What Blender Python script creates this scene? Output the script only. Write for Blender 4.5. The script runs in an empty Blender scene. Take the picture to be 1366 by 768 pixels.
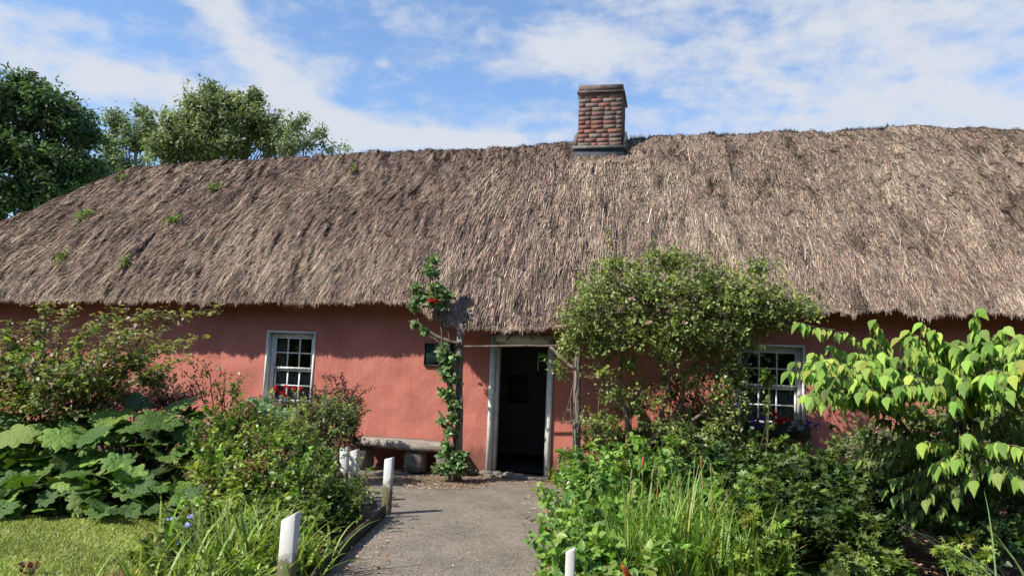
import bpy, math
import numpy as np
from mathutils import Vector, Matrix

R = np.random.default_rng(11)
col = bpy.context.scene.collection
scene = bpy.context.scene
rad = math.radians

# ------------------------------------------------------------------ camera
F_PX = 1000.0
YAW, PITCH, ROLL = rad(12.5), rad(5.7), rad(2.3)
D0 = 10.9
CAM = np.array([D0 * math.sin(YAW), -D0 * math.cos(YAW), 1.6])
Fv = np.array([-math.sin(YAW) * math.cos(PITCH), math.cos(YAW) * math.cos(PITCH), math.sin(PITCH)])
R0 = np.array([math.cos(YAW), math.sin(YAW), 0.0])
U0 = np.cross(R0, Fv)
Rv = R0 * math.cos(ROLL) + U0 * math.sin(ROLL)
Uv = -R0 * math.sin(ROLL) + U0 * math.cos(ROLL)


def ray(px, py):
    return Fv + (px - 683) / F_PX * Rv + (384 - py) / F_PX * Uv


def at(px, py, d):
    return CAM + ray(px, py) * d


def onY(px, py, y):
    r = ray(px, py)
    return CAM + r * ((y - CAM[1]) / r[1])


def onZ(px, py, z=0.0):
    r = ray(px, py)
    return CAM + r * ((z - CAM[2]) / r[2])


cam_data = bpy.data.cameras.new('camera')
cam = bpy.data.objects.new('camera', cam_data)
col.objects.link(cam)
scene.camera = cam
cam_data.sensor_width = 36
cam_data.lens = 36 * F_PX / 1366
cam_data.clip_end = 3000
m = Matrix(((Rv[0], Uv[0], -Fv[0], CAM[0]), (Rv[1], Uv[1], -Fv[1], CAM[1]), (Rv[2], Uv[2], -Fv[2], CAM[2]), (0, 0, 0, 1)))
cam.matrix_world = m


# ------------------------------------------------------------------ noise
def _h(i, j, s):
    n = (i.astype(np.int64) * 374761393 + j.astype(np.int64) * 668265263 + s * 982451653) & 0xffffffff
    n = ((n ^ (n >> 13)) * 1274126177) & 0xffffffff
    n = ((n ^ (n >> 16)) * 2246822519) & 0xffffffff
    return (n & 0xffff) / 65535.0


def vn(x, y, s=0):
    x = np.asarray(x, float); y = np.asarray(y, float)
    xi = np.floor(x); yi = np.floor(y)
    fx = x - xi; fy = y - yi
    fx = fx * fx * (3 - 2 * fx); fy = fy * fy * (3 - 2 * fy)
    a = _h(xi, yi, s); b = _h(xi + 1, yi, s); c = _h(xi, yi + 1, s); d = _h(xi + 1, yi + 1, s)
    return (a * (1 - fx) + b * fx) * (1 - fy) + (c * (1 - fx) + d * fx) * fy


def fbm(x, y, s=0, o=3):
    t = 0; a = 1; n = 0
    for k in range(o):
        t = t + a * vn(x * 2 ** k, y * 2 ** k, s + k); n += a; a *= .5
    return t / n


# ------------------------------------------------------------------ materials
def newmat(name):
    mt = bpy.data.materials.new(name); mt.use_nodes = True
    nt = mt.node_tree
    return mt, nt, nt.nodes['Principled BSDF']


def mapping(nt, scale, coord='Object'):
    tc = nt.nodes.new('ShaderNodeTexCoord'); mp = nt.nodes.new('ShaderNodeMapping')
    mp.inputs['Scale'].default_value = scale if hasattr(scale, '__len__') else (scale,) * 3
    nt.links.new(tc.outputs[coord], mp.inputs[0])
    return mp.outputs[0]


def noise_node(nt, vec, scale, detail=5, rough=.55):
    n = nt.nodes.new('ShaderNodeTexNoise'); n.inputs['Scale'].default_value = scale
    n.inputs['Detail'].default_value = detail; n.inputs['Roughness'].default_value = rough
    nt.links.new(vec, n.inputs['Vector'])
    return n.outputs['Fac']


def ramp(nt, fac, stops):
    r = nt.nodes.new('ShaderNodeValToRGB')
    els = r.color_ramp.elements
    while len(els) < len(stops): els.new(.5)
    for e, (p, c) in zip(els, stops):
        e.position = p; e.color = (*c, 1) if len(c) == 3 else c
    nt.links.new(fac, r.inputs[0])
    return r.outputs[0]


def mixc(nt, fac, a, b, mode='MIX'):
    n = nt.nodes.new('ShaderNodeMix'); n.data_type = 'RGBA'; n.blend_type = mode
    for sock, v in ((n.inputs[0], fac), (n.inputs[6], a), (n.inputs[7], b)):
        if hasattr(v, 'is_linked'): nt.links.new(v, sock)
        elif hasattr(v, '__len__'): sock.default_value = (*v, 1) if len(v) == 3 else v
        else: sock.default_value = v
    return n.outputs[2]


def bump(nt, bs, h, strength=.3, dist=.02):
    b = nt.nodes.new('ShaderNodeBump'); b.inputs['Strength'].default_value = strength
    b.inputs['Distance'].default_value = dist
    nt.links.new(h, b.inputs['Height']); nt.links.new(b.outputs[0], bs.inputs['Normal'])


def noisy_mat(name, stops, scale=5, rough=.8, bstr=.3, bdist=.01, bscale=None, sc3=1, spec=.3, detail=6):
    mt, nt, bs = newmat(name)
    v = mapping(nt, sc3)
    f = noise_node(nt, v, scale, detail, .6)
    nt.links.new(ramp(nt, f, stops), bs.inputs['Base Color'])
    bs.inputs['Roughness'].default_value = rough
    bs.inputs['Specular IOR Level'].default_value = spec
    h = noise_node(nt, v, bscale or scale * 4, 5, .6)
    bump(nt, bs, h, bstr, bdist)
    return mt


def leaf_mat(name, rough=.45, trans=.35, spec=.4, tcol=(1.25, 1.35, .55)):
    """colour comes per leaf from the attribute 'col'"""
    mt, nt, bs = newmat(name)
    at_ = nt.nodes.new('ShaderNodeAttribute'); at_.attribute_name = 'col'
    v = mapping(nt, 1)
    f = noise_node(nt, v, 60, 2)
    c = mixc(nt, .35, at_.outputs['Color'], ramp(nt, f, [(.3, (.55, .55, .55)), (.7, (1.3, 1.3, 1.2))]), 'MULTIPLY')
    nt.links.new(c, bs.inputs['Base Color'])
    bs.inputs['Roughness'].default_value = rough
    bs.inputs['Specular IOR Level'].default_value = spec
    tr = nt.nodes.new('ShaderNodeBsdfTranslucent')
    nt.links.new(mixc(nt, 1, c, tcol, 'MULTIPLY'), tr.inputs['Color'])
    mx = nt.nodes.new('ShaderNodeMixShader'); mx.inputs[0].default_value = trans
    nt.links.new(bs.outputs[0], mx.inputs[1]); nt.links.new(tr.outputs[0], mx.inputs[2])
    nt.links.new(mx.outputs[0], nt.nodes['Material Output'].inputs[0])
    return mt


def attr_mat(name, rough=.9, spec=.15, nz=None):
    mt, nt, bs = newmat(name)
    at_ = nt.nodes.new('ShaderNodeAttribute'); at_.attribute_name = 'col'
    c = at_.outputs['Color']
    if nz:
        v = mapping(nt, 1); f = noise_node(nt, v, nz, 5, .65)
        c = mixc(nt, .6, c, ramp(nt, f, [(.25, (.5, .5, .5)), (.75, (1.4, 1.4, 1.4))]), 'MULTIPLY')
        bump(nt, bs, f, .3, .003)
    nt.links.new(c, bs.inputs['Base Color'])
    bs.inputs['Roughness'].default_value = rough
    bs.inputs['Specular IOR Level'].default_value = spec
    return mt


M = {}
M['leaf'] = leaf_mat('leaf')
M['leaf_soft'] = leaf_mat('leaf_soft', .6, .3, .25)
M['leaf_gloss'] = leaf_mat('leaf_gloss', .5, .3, .35)
M['petal'] = leaf_mat('petal', .6, .4, .2, (1.1, 1, 1))
M['straw'] = attr_mat('straw', .85, .2)
M['dry'] = attr_mat('dry_leaf', .9, .1)
M['bark'] = noisy_mat('bark', [(.3, (.05, .035, .025)), (.7, (.2, .155, .12))], 14, .9, .7, .01, 40)
M['bark_light'] = noisy_mat('pale_bark', [(.3, (.10, .065, .045)), (.7, (.34, .24, .17))], 12, .9, .7, .01, 40)
M['stem'] = noisy_mat('green_stem', [(.3, (.05, .07, .02)), (.7, (.12, .13, .05))], 14, .7)
M['weathered_wood'] = noisy_mat('weathered_wood', [(.25, (.13, .10, .08)), (.5, (.26, .22, .18)), (.75, (.42, .37, .31))], 6, .85, .8, .012, 14, (1.2, 7, 7))
M['pole_wood'] = noisy_mat('pole_wood', [(.25, (.10, .08, .065)), (.75, (.32, .27, .22))], 6, .85, .8, .01, 14, (7, 7, 1.2))
M['dark_wood'] = noisy_mat('dark_wood', [(.3, (.025, .018, .013)), (.75, (.09, .065, .045))], 6, .85, .8, .01, 14, (2, 7, 7))
M['stone'] = noisy_mat('stone', [(.3, (.07, .06, .05)), (.7, (.24, .21, .18))], 7, .9, 1, .03, 12)
M['slate'] = noisy_mat('slate', [(.3, (.018, .022, .028)), (.7, (.06, .068, .08))], 6, .75, .6, .01, 18)
M['cement'] = noisy_mat('cement', [(.3, (.07, .072, .068)), (.7, (.19, .185, .165))], 8, .9, .6, .012, 25)
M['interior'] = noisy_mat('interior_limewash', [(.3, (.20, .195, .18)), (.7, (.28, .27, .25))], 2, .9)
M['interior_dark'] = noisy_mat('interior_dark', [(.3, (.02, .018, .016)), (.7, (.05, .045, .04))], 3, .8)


def mat_wall():
    mt, nt, bs = newmat('salmon_limewash')
    v = mapping(nt, 1)
    f = noise_node(nt, v, 1.6, 8, .65)
    c = ramp(nt, f, [(.3, (.37, .125, .088)), (.5, (.45, .155, .113)), (.72, (.51, .185, .137))])
    # damp, dirty base course
    sx = nt.nodes.new('ShaderNodeSeparateXYZ'); nt.links.new(v, sx.inputs[0])
    f2 = noise_node(nt, mapping(nt, (3, 3, .6)), 2.5, 6, .7)
    ma = nt.nodes.new('ShaderNodeMath'); ma.operation = 'MULTIPLY_ADD'
    nt.links.new(f2, ma.inputs[0]); ma.inputs[1].default_value = -.5
    nt.links.new(sx.outputs[2], ma.inputs[2])
    d = ramp(nt, ma.outputs[0], [(.0, (1, 1, 1)), (.16, (0, 0, 0))])
    c = mixc(nt, d, c, (.20, .085, .06))
    f3 = noise_node(nt, mapping(nt, (1.2, 1.2, 5)), 9, 5, .7)
    c = mixc(nt, .25, c, ramp(nt, f3, [(.35, (.8, .8, .8)), (.7, (1.15, 1.15, 1.15))]), 'MULTIPLY')
    f5 = noise_node(nt, mapping(nt, (7, 7, .7)), 2.2, 6, .7)
    c = mixc(nt, .30, c, ramp(nt, f5, [(.36, (.72, .70, .70)), (.52, (1, 1, 1)), (.74, (1.12, 1.14, 1.16))]), 'MULTIPLY')
    nt.links.new(c, bs.inputs['Base Color'])
    bs.inputs['Roughness'].default_value = .9; bs.inputs['Specular IOR Level'].default_value = .15
    f4 = noise_node(nt, v, 16, 6, .65)
    bump(nt, bs, f4, .5, .015)
    return mt


def mat_paint():
    mt, nt, bs = newmat('old_white_paint')
    v = mapping(nt, 1)
    f = noise_node(nt, v, 9, 6, .7)
    c = ramp(nt, f, [(.22, (.36, .33, .28)), (.42, (.60, .59, .54)), (.7, (.72, .71, .67))])
    nt.links.new(c, bs.inputs['Base Color']); bs.inputs['Roughness'].default_value = .6
    bump(nt, bs, noise_node(nt, mapping(nt, (12, 12, 2)), 8), .25, .005)
    return mt


def mat_path():
    mt, nt, bs = newmat('path_tarmac')
    v = mapping(nt, 1)
    vo = nt.nodes.new('ShaderNodeTexVoronoi'); vo.inputs['Scale'].default_value = 120
    nt.links.new(v, vo.inputs['Vector'])
    hs = nt.nodes.new('ShaderNodeSeparateColor'); nt.links.new(vo.outputs['Color'], hs.inputs[0])
    chips = ramp(nt, hs.outputs[0], [(.1, (.11, .092, .073)), (.5, (.165, .14, .112)), (.93, (.27, .235, .19))])
    f = noise_node(nt, v, 1.4, 7, .65)
    c = mixc(nt, .75, chips, ramp(nt, f, [(.3, (.62, .60, .57)), (.5, (1, .98, .95)), (.7, (1.28, 1.22, 1.14))]), 'MULTIPLY')
    fb = noise_node(nt, v, 6, 6, .7); c = mixc(nt, .5, c, ramp(nt, fb, [(.34, (.6, .58, .55)), (.46, (1, 1, 1))]), 'MULTIPLY')
    nt.links.new(c, bs.inputs['Base Color']); bs.inputs['Roughness'].default_value = .9
    bs.inputs['Specular IOR Level'].default_value = .2
    bump(nt, bs, vo.outputs['Distance'], .4, .004)
    return mt


def mat_soil():
    mt, nt, bs = newmat('soil')
    v = mapping(nt, 1)
    f = noise_node(nt, v, 9, 8, .7)
    c = ramp(nt, f, [(.3, (.022, .015, .010)), (.55, (.06, .04, .028)), (.75, (.13, .09, .065))])
    nt.links.new(c, bs.inputs['Base Color']); bs.inputs['Roughness'].default_value = .95
    bump(nt, bs, noise_node(nt, v, 25, 8, .7), 1, .04)
    return mt


def mat_lawn():
    mt, nt, bs = newmat('lawn')
    v = mapping(nt, 1)
    f = noise_node(nt, v, 3, 8, .7)
    c = ramp(nt, f, [(.3, (.09, .125, .03)), (.55, (.16, .21, .045)), (.75, (.26, .26, .09))])
    nt.links.new(c, bs.inputs['Base Color']); bs.inputs['Roughness'].default_value = .9
    bump(nt, bs, noise_node(nt, v, 60, 6, .7), 1, .03)
    return mt


M['wall'] = mat_wall(); M['paint'] = mat_paint(); M['path'] = mat_path(); M['soil'] = mat_soil(); M['lawn'] = mat_lawn()


def mat_glass():
    mt, nt, bs = newmat('window_glass')
    for n in list(nt.nodes):
        if n.type == 'BSDF_PRINCIPLED': nt.nodes.remove(n)
    g = nt.nodes.new('ShaderNodeBsdfGlossy'); g.inputs['Roughness'].default_value = .03
    t = nt.nodes.new('ShaderNodeBsdfTransparent'); t.inputs[0].default_value = (.82, .86, .84, 1)
    mx = nt.nodes.new('ShaderNodeMixShader'); fr = nt.nodes.new('ShaderNodeFresnel'); fr.inputs[0].default_value = 1.45
    nt.links.new(fr.outputs[0], mx.inputs[0]); nt.links.new(t.outputs[0], mx.inputs[1]); nt.links.new(g.outputs[0], mx.inputs[2])
    nt.links.new(mx.outputs[0], nt.nodes['Material Output'].inputs[0])
    return mt


def mat_lace():
    mt, nt, bs = newmat('lace_curtain')
    v = mapping(nt, 1)
    vo = nt.nodes.new('ShaderNodeTexVoronoi'); vo.inputs['Scale'].default_value = 90
    nt.links.new(v, vo.inputs['Vector'])
    bs.inputs['Base Color'].default_value = (.42, .42, .39, 1); bs.inputs['Roughness'].default_value = .9
    a = ramp(nt, vo.outputs['Distance'], [(.2, (.75, .75, .75)), (.6, (.35, .35, .35))])
    nt.links.new(a, bs.inputs['Alpha'])
    return mt


def plain(name, c, rough=.5, spec=.4):
    mt, nt, bs = newmat(name)
    bs.inputs['Base Color'].default_value = (*c, 1)
    v = mapping(nt, 1)
    f = noise_node(nt, v, 20, 4)
    nt.links.new(mixc(nt, .3, c, ramp(nt, f, [(.3, (.6, .6, .6)), (.7, (1.3, 1.3, 1.3))]), 'MULTIPLY'), bs.inputs['Base Color'])
    bs.inputs['Roughness'].default_value = rough; bs.inputs['Specular IOR Level'].default_value = spec
    return mt


M['glass'] = mat_glass(); M['lace'] = mat_lace()
M['plaque'] = plain('plaque_green', (.012, .028, .024), .35)
M['black'] = plain('black_frame', (.012, .010, .010), .5)
M['sign_light'] = plain('notice_light_green', (.22, .62, .12), .4)
M['sign_green'] = plain('notice_dark_green', (.02, .17, .06), .4)
M['sign_white'] = plain('notice_white', (.75, .78, .75), .4)


# ------------------------------------------------------------------ mesh builder
class MB:
    def __init__(s):
        s.v = []; s.lt = []; s.li = []; s.c = []; s.n = 0

    def add(s, verts, faces, color=(1, 1, 1)):
        """verts (n,3); faces list of index tuples or (m,k) array; colour (3,) or (n,3)"""
        verts = np.asarray(verts, float).reshape(-1, 3)
        if isinstance(faces, np.ndarray):
            s.lt.append(np.full(len(faces), faces.shape[1], np.int32)); s.li.append(faces.reshape(-1) + s.n)
        else:
            s.lt.append(np.array([len(f) for f in faces], np.int32))
            s.li.append(np.array([i for f in faces for i in f], np.int64) + s.n)
        c = np.broadcast_to(np.asarray(color, float), verts.shape)
        s.v.append(verts); s.c.append(c); s.n += len(verts)
        return s

    def box(s, lo, hi, color=(1, 1, 1), mat=None, jit=0):
        x0, y0, z0 = lo; x1, y1, z1 = hi
        v = np.array([(x0, y0, z0), (x1, y0, z0), (x1, y1, z0), (x0, y1, z0), (x0, y0, z1), (x1, y0, z1), (x1, y1, z1), (x0, y1, z1)], float)
        if jit: v += R.normal(0, jit, v.shape)
        if mat is not None: v = v @ np.asarray(mat).T
        s.add(v, [(0, 3, 2, 1), (4, 5, 6, 7), (0, 1, 5, 4), (1, 2, 6, 5), (2, 3, 7, 6), (3, 0, 4, 7)], color)
        return s

    def tube(s, pts, rads, k=7, color=(1, 1, 1), wob=0, cap=True):
        pts = np.asarray(pts, float); n = len(pts)
        rads = np.broadcast_to(np.asarray(rads, float), (n,))
        d = np.gradient(pts, axis=0); d /= np.linalg.norm(d, axis=1)[:, None] + 1e-9
        a = np.array([0.0, 0, 1]) if abs(d[0][2]) < .8 else np.array([1.0, 0, 0])
        vs = []
        ang = np.arange(k) / k * 2 * math.pi
        for i in range(n):
            u = np.cross(d[i], a); u /= np.linalg.norm(u) + 1e-9
            w = np.cross(d[i], u); a = np.cross(u, d[i])
            r = rads[i] * (1 + (R.uniform(-wob, wob, k) if wob else 0))
            vs.append(pts[i] + (np.cos(ang) * r)[:, None] * u + (np.sin(ang) * r)[:, None] * w)
        vs = np.concatenate(vs)
        fs = [(i * k + j, i * k + (j + 1) % k, (i + 1) * k + (j + 1) % k, (i + 1) * k + j) for i in range(n - 1) for j in range(k)]
        if cap: fs += [tuple(range(k))[::-1], tuple((n - 1) * k + j for j in range(k))]
        s.add(vs, fs, color)
        return s

    def inst(s, tv, tf, pos, ydir, nrm, size, color, sx=1.0):
        """many copies of a small template: x = side, y = along, z = normal"""
        n = len(pos)
        if n == 0: return s
        y = ydir / (np.linalg.norm(ydir, axis=1)[:, None] + 1e-9)
        x = np.cross(y, nrm); x /= np.linalg.norm(x, axis=1)[:, None] + 1e-9
        z = np.cross(x, y)
        size = np.broadcast_to(np.asarray(size, float), (n,))
        tv = np.asarray(tv, float); k = len(tv)
        V = (tv[None, :, 0, None] * sx) * x[:, None] + tv[None, :, 1, None] * y[:, None] + tv[None, :, 2, None] * z[:, None]
        V = V * size[:, None, None] + pos[:, None]
        C = np.repeat(np.broadcast_to(color, (n, 3)), k, axis=0)
        lens = sorted(set(len(f) for f in tf))
        V = V.reshape(-1, 3)
        off = (np.arange(n) * k)[:, None, None]
        first = True
        for L in lens:
            fa = np.array([f for f in tf if len(f) == L])
            FA = (fa[None] + off).reshape(-1, L)
            s.lt.append(np.full(len(FA), L, np.int32)); s.li.append(FA.reshape(-1) + s.n)
        s.v.append(V); s.c.append(C); s.n += len(V)
        return s

    def build(s, name, mat, parent=None, smooth=False):
        me = bpy.data.meshes.new(name)
        V = np.concatenate(s.v); LT = np.concatenate(s.lt); LI = np.concatenate(s.li); C = np.concatenate(s.c)
        me.vertices.add(len(V)); me.vertices.foreach_set('co', V.astype(np.float32).ravel())
        me.loops.add(len(LI)); me.loops.foreach_set('vertex_index', LI.astype(np.int32))
        me.polygons.add(len(LT))
        ls = np.concatenate([[0], np.cumsum(LT)[:-1]]).astype(np.int32)
        me.polygons.foreach_set('loop_start', ls); me.polygons.foreach_set('loop_total', LT)
        if smooth: me.polygons.foreach_set('use_smooth', np.ones(len(LT), bool))
        a = me.attributes.new('col', 'FLOAT_COLOR', 'POINT')
        a.data.foreach_set('color', np.concatenate([C, np.ones((len(C), 1))], 1).astype(np.float32).ravel())
        me.update(calc_edges=True); me.validate()
        me.materials.append(mat if not isinstance(mat, str) else M[mat])
        o = bpy.data.objects.new(name, me); col.objects.link(o)
        if parent is not None:
            o.parent = parent
            o.location = -Vector(parent.location)
        return o


def tag(o, label=None, cat=None, group=None, kind=None):
    if label: o['label'] = label
    if cat: o['category'] = cat
    if group: o['group'] = group
    if kind: o['kind'] = kind
    return o


def thing(name, loc, label, cat, group=None):
    o = bpy.data.objects.new(name, None); col.objects.link(o)
    o.location = Vector([float(c) for c in loc]); o.empty_display_size = .2
    return tag(o, label, cat, group)


# ------------------------------------------------------------------ templates
OV = [(0, 0, 0), (.26, .22, .05), (.30, .5, .06), (.16, .8, .0), (0, 1, -.12), (-.16, .8, .0), (-.30, .5, .06), (-.26, .22, .05), (0, .5, -.01)]
OVF = [(0, 1, 2, 8), (8, 2, 3, 4), (0, 8, 6, 7), (8, 4, 5, 6)]
SM = [(0, 0, 0), (.3, .45, .05), (0, 1, -.06), (-.3, .45, .05)]
SMF = [(0, 1, 2, 3)]
NAR = [(0, 0, 0), (.13, .4, .03), (0, 1, -.14), (-.13, .4, .03)]


def palmate(lobes=5, seed=0, depth=.45, cup=.12):
    v = [(0, 0, 0)]; f = []
    n = lobes * 2 + 1
    for i in range(n):
        a = (-1 + 2 * i / (n - 1)) * 2.25
        r = 1.0 if i % 2 else depth
        if i in (0, n - 1): r = depth * .8
        r *= 1 - .18 * abs(a) / 2.25
        v.append((math.sin(a) * r, .35 + math.cos(a) * r * .65, cup * (r * r) * (-.6) + (.06 if i % 2 == 0 else 0)))
    for i in range(1, n): f.append((0, i + 1, i))
    return v, f


def big_leaf(lobes=9, seg=4, cup=.25):
    """round lobed leaf with radiating veins: rings x spokes"""
    n = lobes * seg; rings = [.0, .3, .6, .85, 1.0]
    v = [(0, 0, 0)]; f = []
    for ri, r in enumerate(rings[1:], 1):
        for i in range(n):
            a = i / n * 2 * math.pi
            lob = abs(math.sin(lobes * a / 2))            # 0 at the notch
            rr = r * (1 - .26 * (1 - lob) * (r ** 2)) * (1 + .05 * math.sin(5 * lobes * a) * r)
            notch = math.exp(-((a - math.pi) / .22) ** 2)
            rr *= 1 - .55 * notch
            z = cup * rr ** 1.6 - .25 * rr ** 3.2 + .05 * (lob - .5) * r
            v.append((math.sin(a) * rr, math.cos(a) * rr, z))
    for i in range(n): f.append((0, 1 + (i + 1) % n, 1 + i))
    for ri in range(len(rings) - 2):
        b0 = 1 + ri * n; b1 = b0 + n
        for i in range(n): f.append((b0 + i, b0 + (i + 1) % n, b1 + (i + 1) % n, b1 + i))
    return v, f


PAL5 = palmate(5); PAL3 = palmate(3, depth=.5)
BIG = big_leaf()


def pick(pal, n, var=.18):
    pal = np.asarray(pal, float)
    c = pal[R.integers(0, len(pal), n)]
    return np.clip(c * (1 + R.normal(0, var, (n, 1))) * (1 + R.normal(0, .06, (n, 3))), .004, 1)


def unit(v): return v / (np.linalg.norm(v, axis=-1, keepdims=True) + 1e-9)


def rdir(n): return unit(R.normal(size=(n, 3)))


def clumps(mb, centers, outs, per, spread, tmpl, size, pal, up=.5, droop=.2, smb=None, core=None, twig_r=.004, sx=1.0, linear=True):
    """twigs with leaves along them. centres (n,3) twig tips, outs (n,3) twig directions"""
    n = len(centers)
    L = spread
    t = R.uniform(0, 1, (n, per))
    base = centers[:, None] - outs[:, None] * (L * t)[..., None]
    base = base + R.normal(0, L * .13, base.shape)
    side = rdir(n * per).reshape(n, per, 3)
    yd = unit(outs[:, None] * .5 + side * .9 + np.array([0, 0, -droop]))
    nr = unit(np.array([0, 0, up]) + outs[:, None] * .4 + np.array(sdir) * .45 + R.normal(0, .45, (n, per, 3)))
    sz = size * R.uniform(.6, 1.25, (n, per))
    cc = pick(pal, n, .22)
    C = np.clip(cc[:, None] * (1 + R.normal(0, .12, (n, per, 1))), .003, 1)
    P = base.reshape(-1, 3)
    k = P[:, 2] > .015
    mb.inst(tmpl[0], tmpl[1], P[k], yd.reshape(-1, 3)[k], nr.reshape(-1, 3)[k], sz.reshape(-1)[k], C.reshape(-1, 3)[k], sx)
    if smb is not None:
        for i in range(n):
            a = centers[i] - outs[i] * L * 1.3
            smb.tube([a, centers[i] - outs[i] * L * .5 + R.normal(0, .01, 3), centers[i]], [twig_r, twig_r * .8, twig_r * .4], 3, cap=False)


def blob_pts(c, r, n, inner=.55, rough=.25, seed=0):
    """n points in the outer shell of an uneven ellipsoid (world metres); returns pts, outward"""
    d = rdir(n)
    wob = 1 + rough * (fbm(d[:, 0] * 2.2 + seed * 3.1 + 9, d[:, 1] * 2.2 + d[:, 2] * 1.7 + 5, seed) - .5) * 2
    rr = (inner + (1 - inner) * R.uniform(0, 1, n) ** .6) * wob
    r = np.asarray(r, float)
    p = d * r * rr[:, None]
    # ellipsoid axes follow the camera-independent frame right/forward/up of the garden
    P = c + p[:, :1] * R0 + p[:, 1:2] * np.array([-R0[1], R0[0], 0]) + p[:, 2:3] * np.array([0, 0, 1])
    o = p / r
    O = o[:, :1] * R0 + o[:, 1:2] * np.array([-R0[1], R0[0], 0]) + o[:, 2:3] * np.array([0, 0, 1])
    return P, unit(O)


def blades(mb, roots, az, length, lean, width, colors, seg=5, curl=1.2, tipcol=None):
    """arching strap leaves. lean = start angle from vertical, curl = extra bend at the tip (radians)"""
    n = len(roots)
    az = np.asarray(az); length = np.broadcast_to(length, (n,)); lean = np.broadcast_to(lean, (n,)); curl = np.broadcast_to(curl, (n,))
    width = np.broadcast_to(width, (n,))
    h = np.stack([np.cos(az), np.sin(az), np.zeros(n)], 1)
    side = np.stack([-np.sin(az), np.cos(az), np.zeros(n)], 1)
    # turn the blade about its own length a little
    p = np.array(roots, float); V = []
    for i in range(seg + 1):
        t = i / seg
        w = width * (1 - t ** 2.2) * .5 * (.6 + .8 * min(t * 3, 1) * .5) + .0006
        V.append(p - side * w[:, None]); V.append(p + side * w[:, None])
        a = lean + curl * t ** 1.4
        p = p + (h * np.sin(a)[:, None] + np.array([0, 0, 1]) * np.cos(a)[:, None]) * (length / seg)[:, None]
        p[:, 2] = np.maximum(p[:, 2], .012)
    V = np.stack(V, 1); k = 2 * (seg + 1)
    fa = np.array([(2 * i, 2 * i + 1, 2 * i + 3, 2 * i + 2) for i in range(seg)])
    FA = (fa[None] + (np.arange(n) * k)[:, None, None]).reshape(-1, 4)
    C = np.repeat(np.broadcast_to(colors, (n, 3)), k, axis=0).reshape(n, k, 3).copy()
    if tipcol is not None:
        tt = (np.arange(k) // 2 / seg)[None, :, None] ** 2
        C = C * (1 - tt) + np.asarray(tipcol) * tt
    mb.add(V.reshape(-1, 3), FA, C.reshape(-1, 3))


def path_pts(ctrl, n=12, jit=0):
    """smooth polyline through control points"""
    c = np.array(ctrl, float); m = len(c)
    if m == 2: P = c[0] + (c[1] - c[0]) * np.linspace(0, 1, n)[:, None]
    else:
        cc = np.vstack([2 * c[0] - c[1], c, 2 * c[-1] - c[-2]]); out = []
        ts = np.linspace(0, m - 1, n)
        for t in ts:
            i = min(int(t), m - 2); f = t - i
            a, b, d, e = cc[i], cc[i + 1], cc[i + 2], cc[i + 3]
            out.append(.5 * (2 * b + (d - a) * f + (2 * a - 5 * b + 4 * d - e) * f * f + (3 * b - a - 3 * d + e) * f ** 3))
        P = np.array(out)
    if jit: P = P + np.vstack([np.zeros(3), R.normal(0, jit, (n - 2, 3)), np.zeros(3)])
    return P


# ------------------------------------------------------------------ sun + sky
SUN_EL = rad(44.5)
sh = unit(.885 * R0 + .465 * np.array([-R0[1], R0[0], 0]))
sun_h = -sh[:2] / np.linalg.norm(sh[:2])
sdir = Vector((sun_h[0] * math.cos(SUN_EL), sun_h[1] * math.cos(SUN_EL), math.sin(SUN_EL)))
sl = bpy.data.lights.new('sun', 'SUN'); sl.energy = 5.0; sl.angle = rad(.53); sl.color = (1, .955, .88)
so = bpy.data.objects.new('sun', sl); col.objects.link(so)
so.rotation_euler = sdir.to_track_quat('Z', 'Y').to_euler(); so.location = (-10, -10, 15)

w = bpy.data.worlds.new('World'); scene.world = w; w.use_nodes = True
nt = w.node_tree; bg = nt.nodes['Background']
sky = nt.nodes.new('ShaderNodeTexSky'); sky.sky_type = 'NISHITA'; sky.sun_disc = False
sky.sun_elevation = SUN_EL; sky.sun_rotation = math.atan2(sun_h[0], sun_h[1]); sky.air_density = 1.0; sky.dust_density = .6; sky.ozone_density = 1.6
SKY = .115
bg.inputs[1].default_value = SKY
tc = nt.nodes.new('ShaderNodeTexCoord')


def vdot(vec):
    n = nt.nodes.new('ShaderNodeVectorMath'); n.operation = 'DOT_PRODUCT'
    nt.links.new(tc.outputs['Generated'], n.inputs[0]); n.inputs[1].default_value = tuple(float(x) for x in vec)
    return n.outputs['Value']


def mth(op, a, b=None, c=None, clamp=False):
    n = nt.nodes.new('ShaderNodeMath'); n.operation = op; n.use_clamp = clamp
    for i, v in enumerate((a, b, c)):
        if v is None: continue
        if hasattr(v, 'is_linked'): nt.links.new(v, n.inputs[i])
        else: n.inputs[i].default_value = float(v)
    return n.outputs[0]


def cloud_blob(px, py, rx, ry, amp, tilt=0):
    """soft elliptical patch of sky around a direction"""
    d = unit(ray(px, py)); a = unit(Rv * math.cos(tilt) + Uv * math.sin(tilt)); b = unit(np.cross(a, d))
    a = unit(np.cross(d, b))
    x = mth('DIVIDE', vdot(a), rx / 1000); y = mth('DIVIDE', vdot(b), ry / 1000)
    q = mth('ADD', mth('MULTIPLY', x, x), mth('MULTIPLY', y, y))
    e = mth('POWER', 2.718, mth('MULTIPLY', q, -1))
    front = mth('GREATER_THAN', vdot(d), 0)
    return mth('MULTIPLY', mth('MULTIPLY', e, front), amp)


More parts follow.
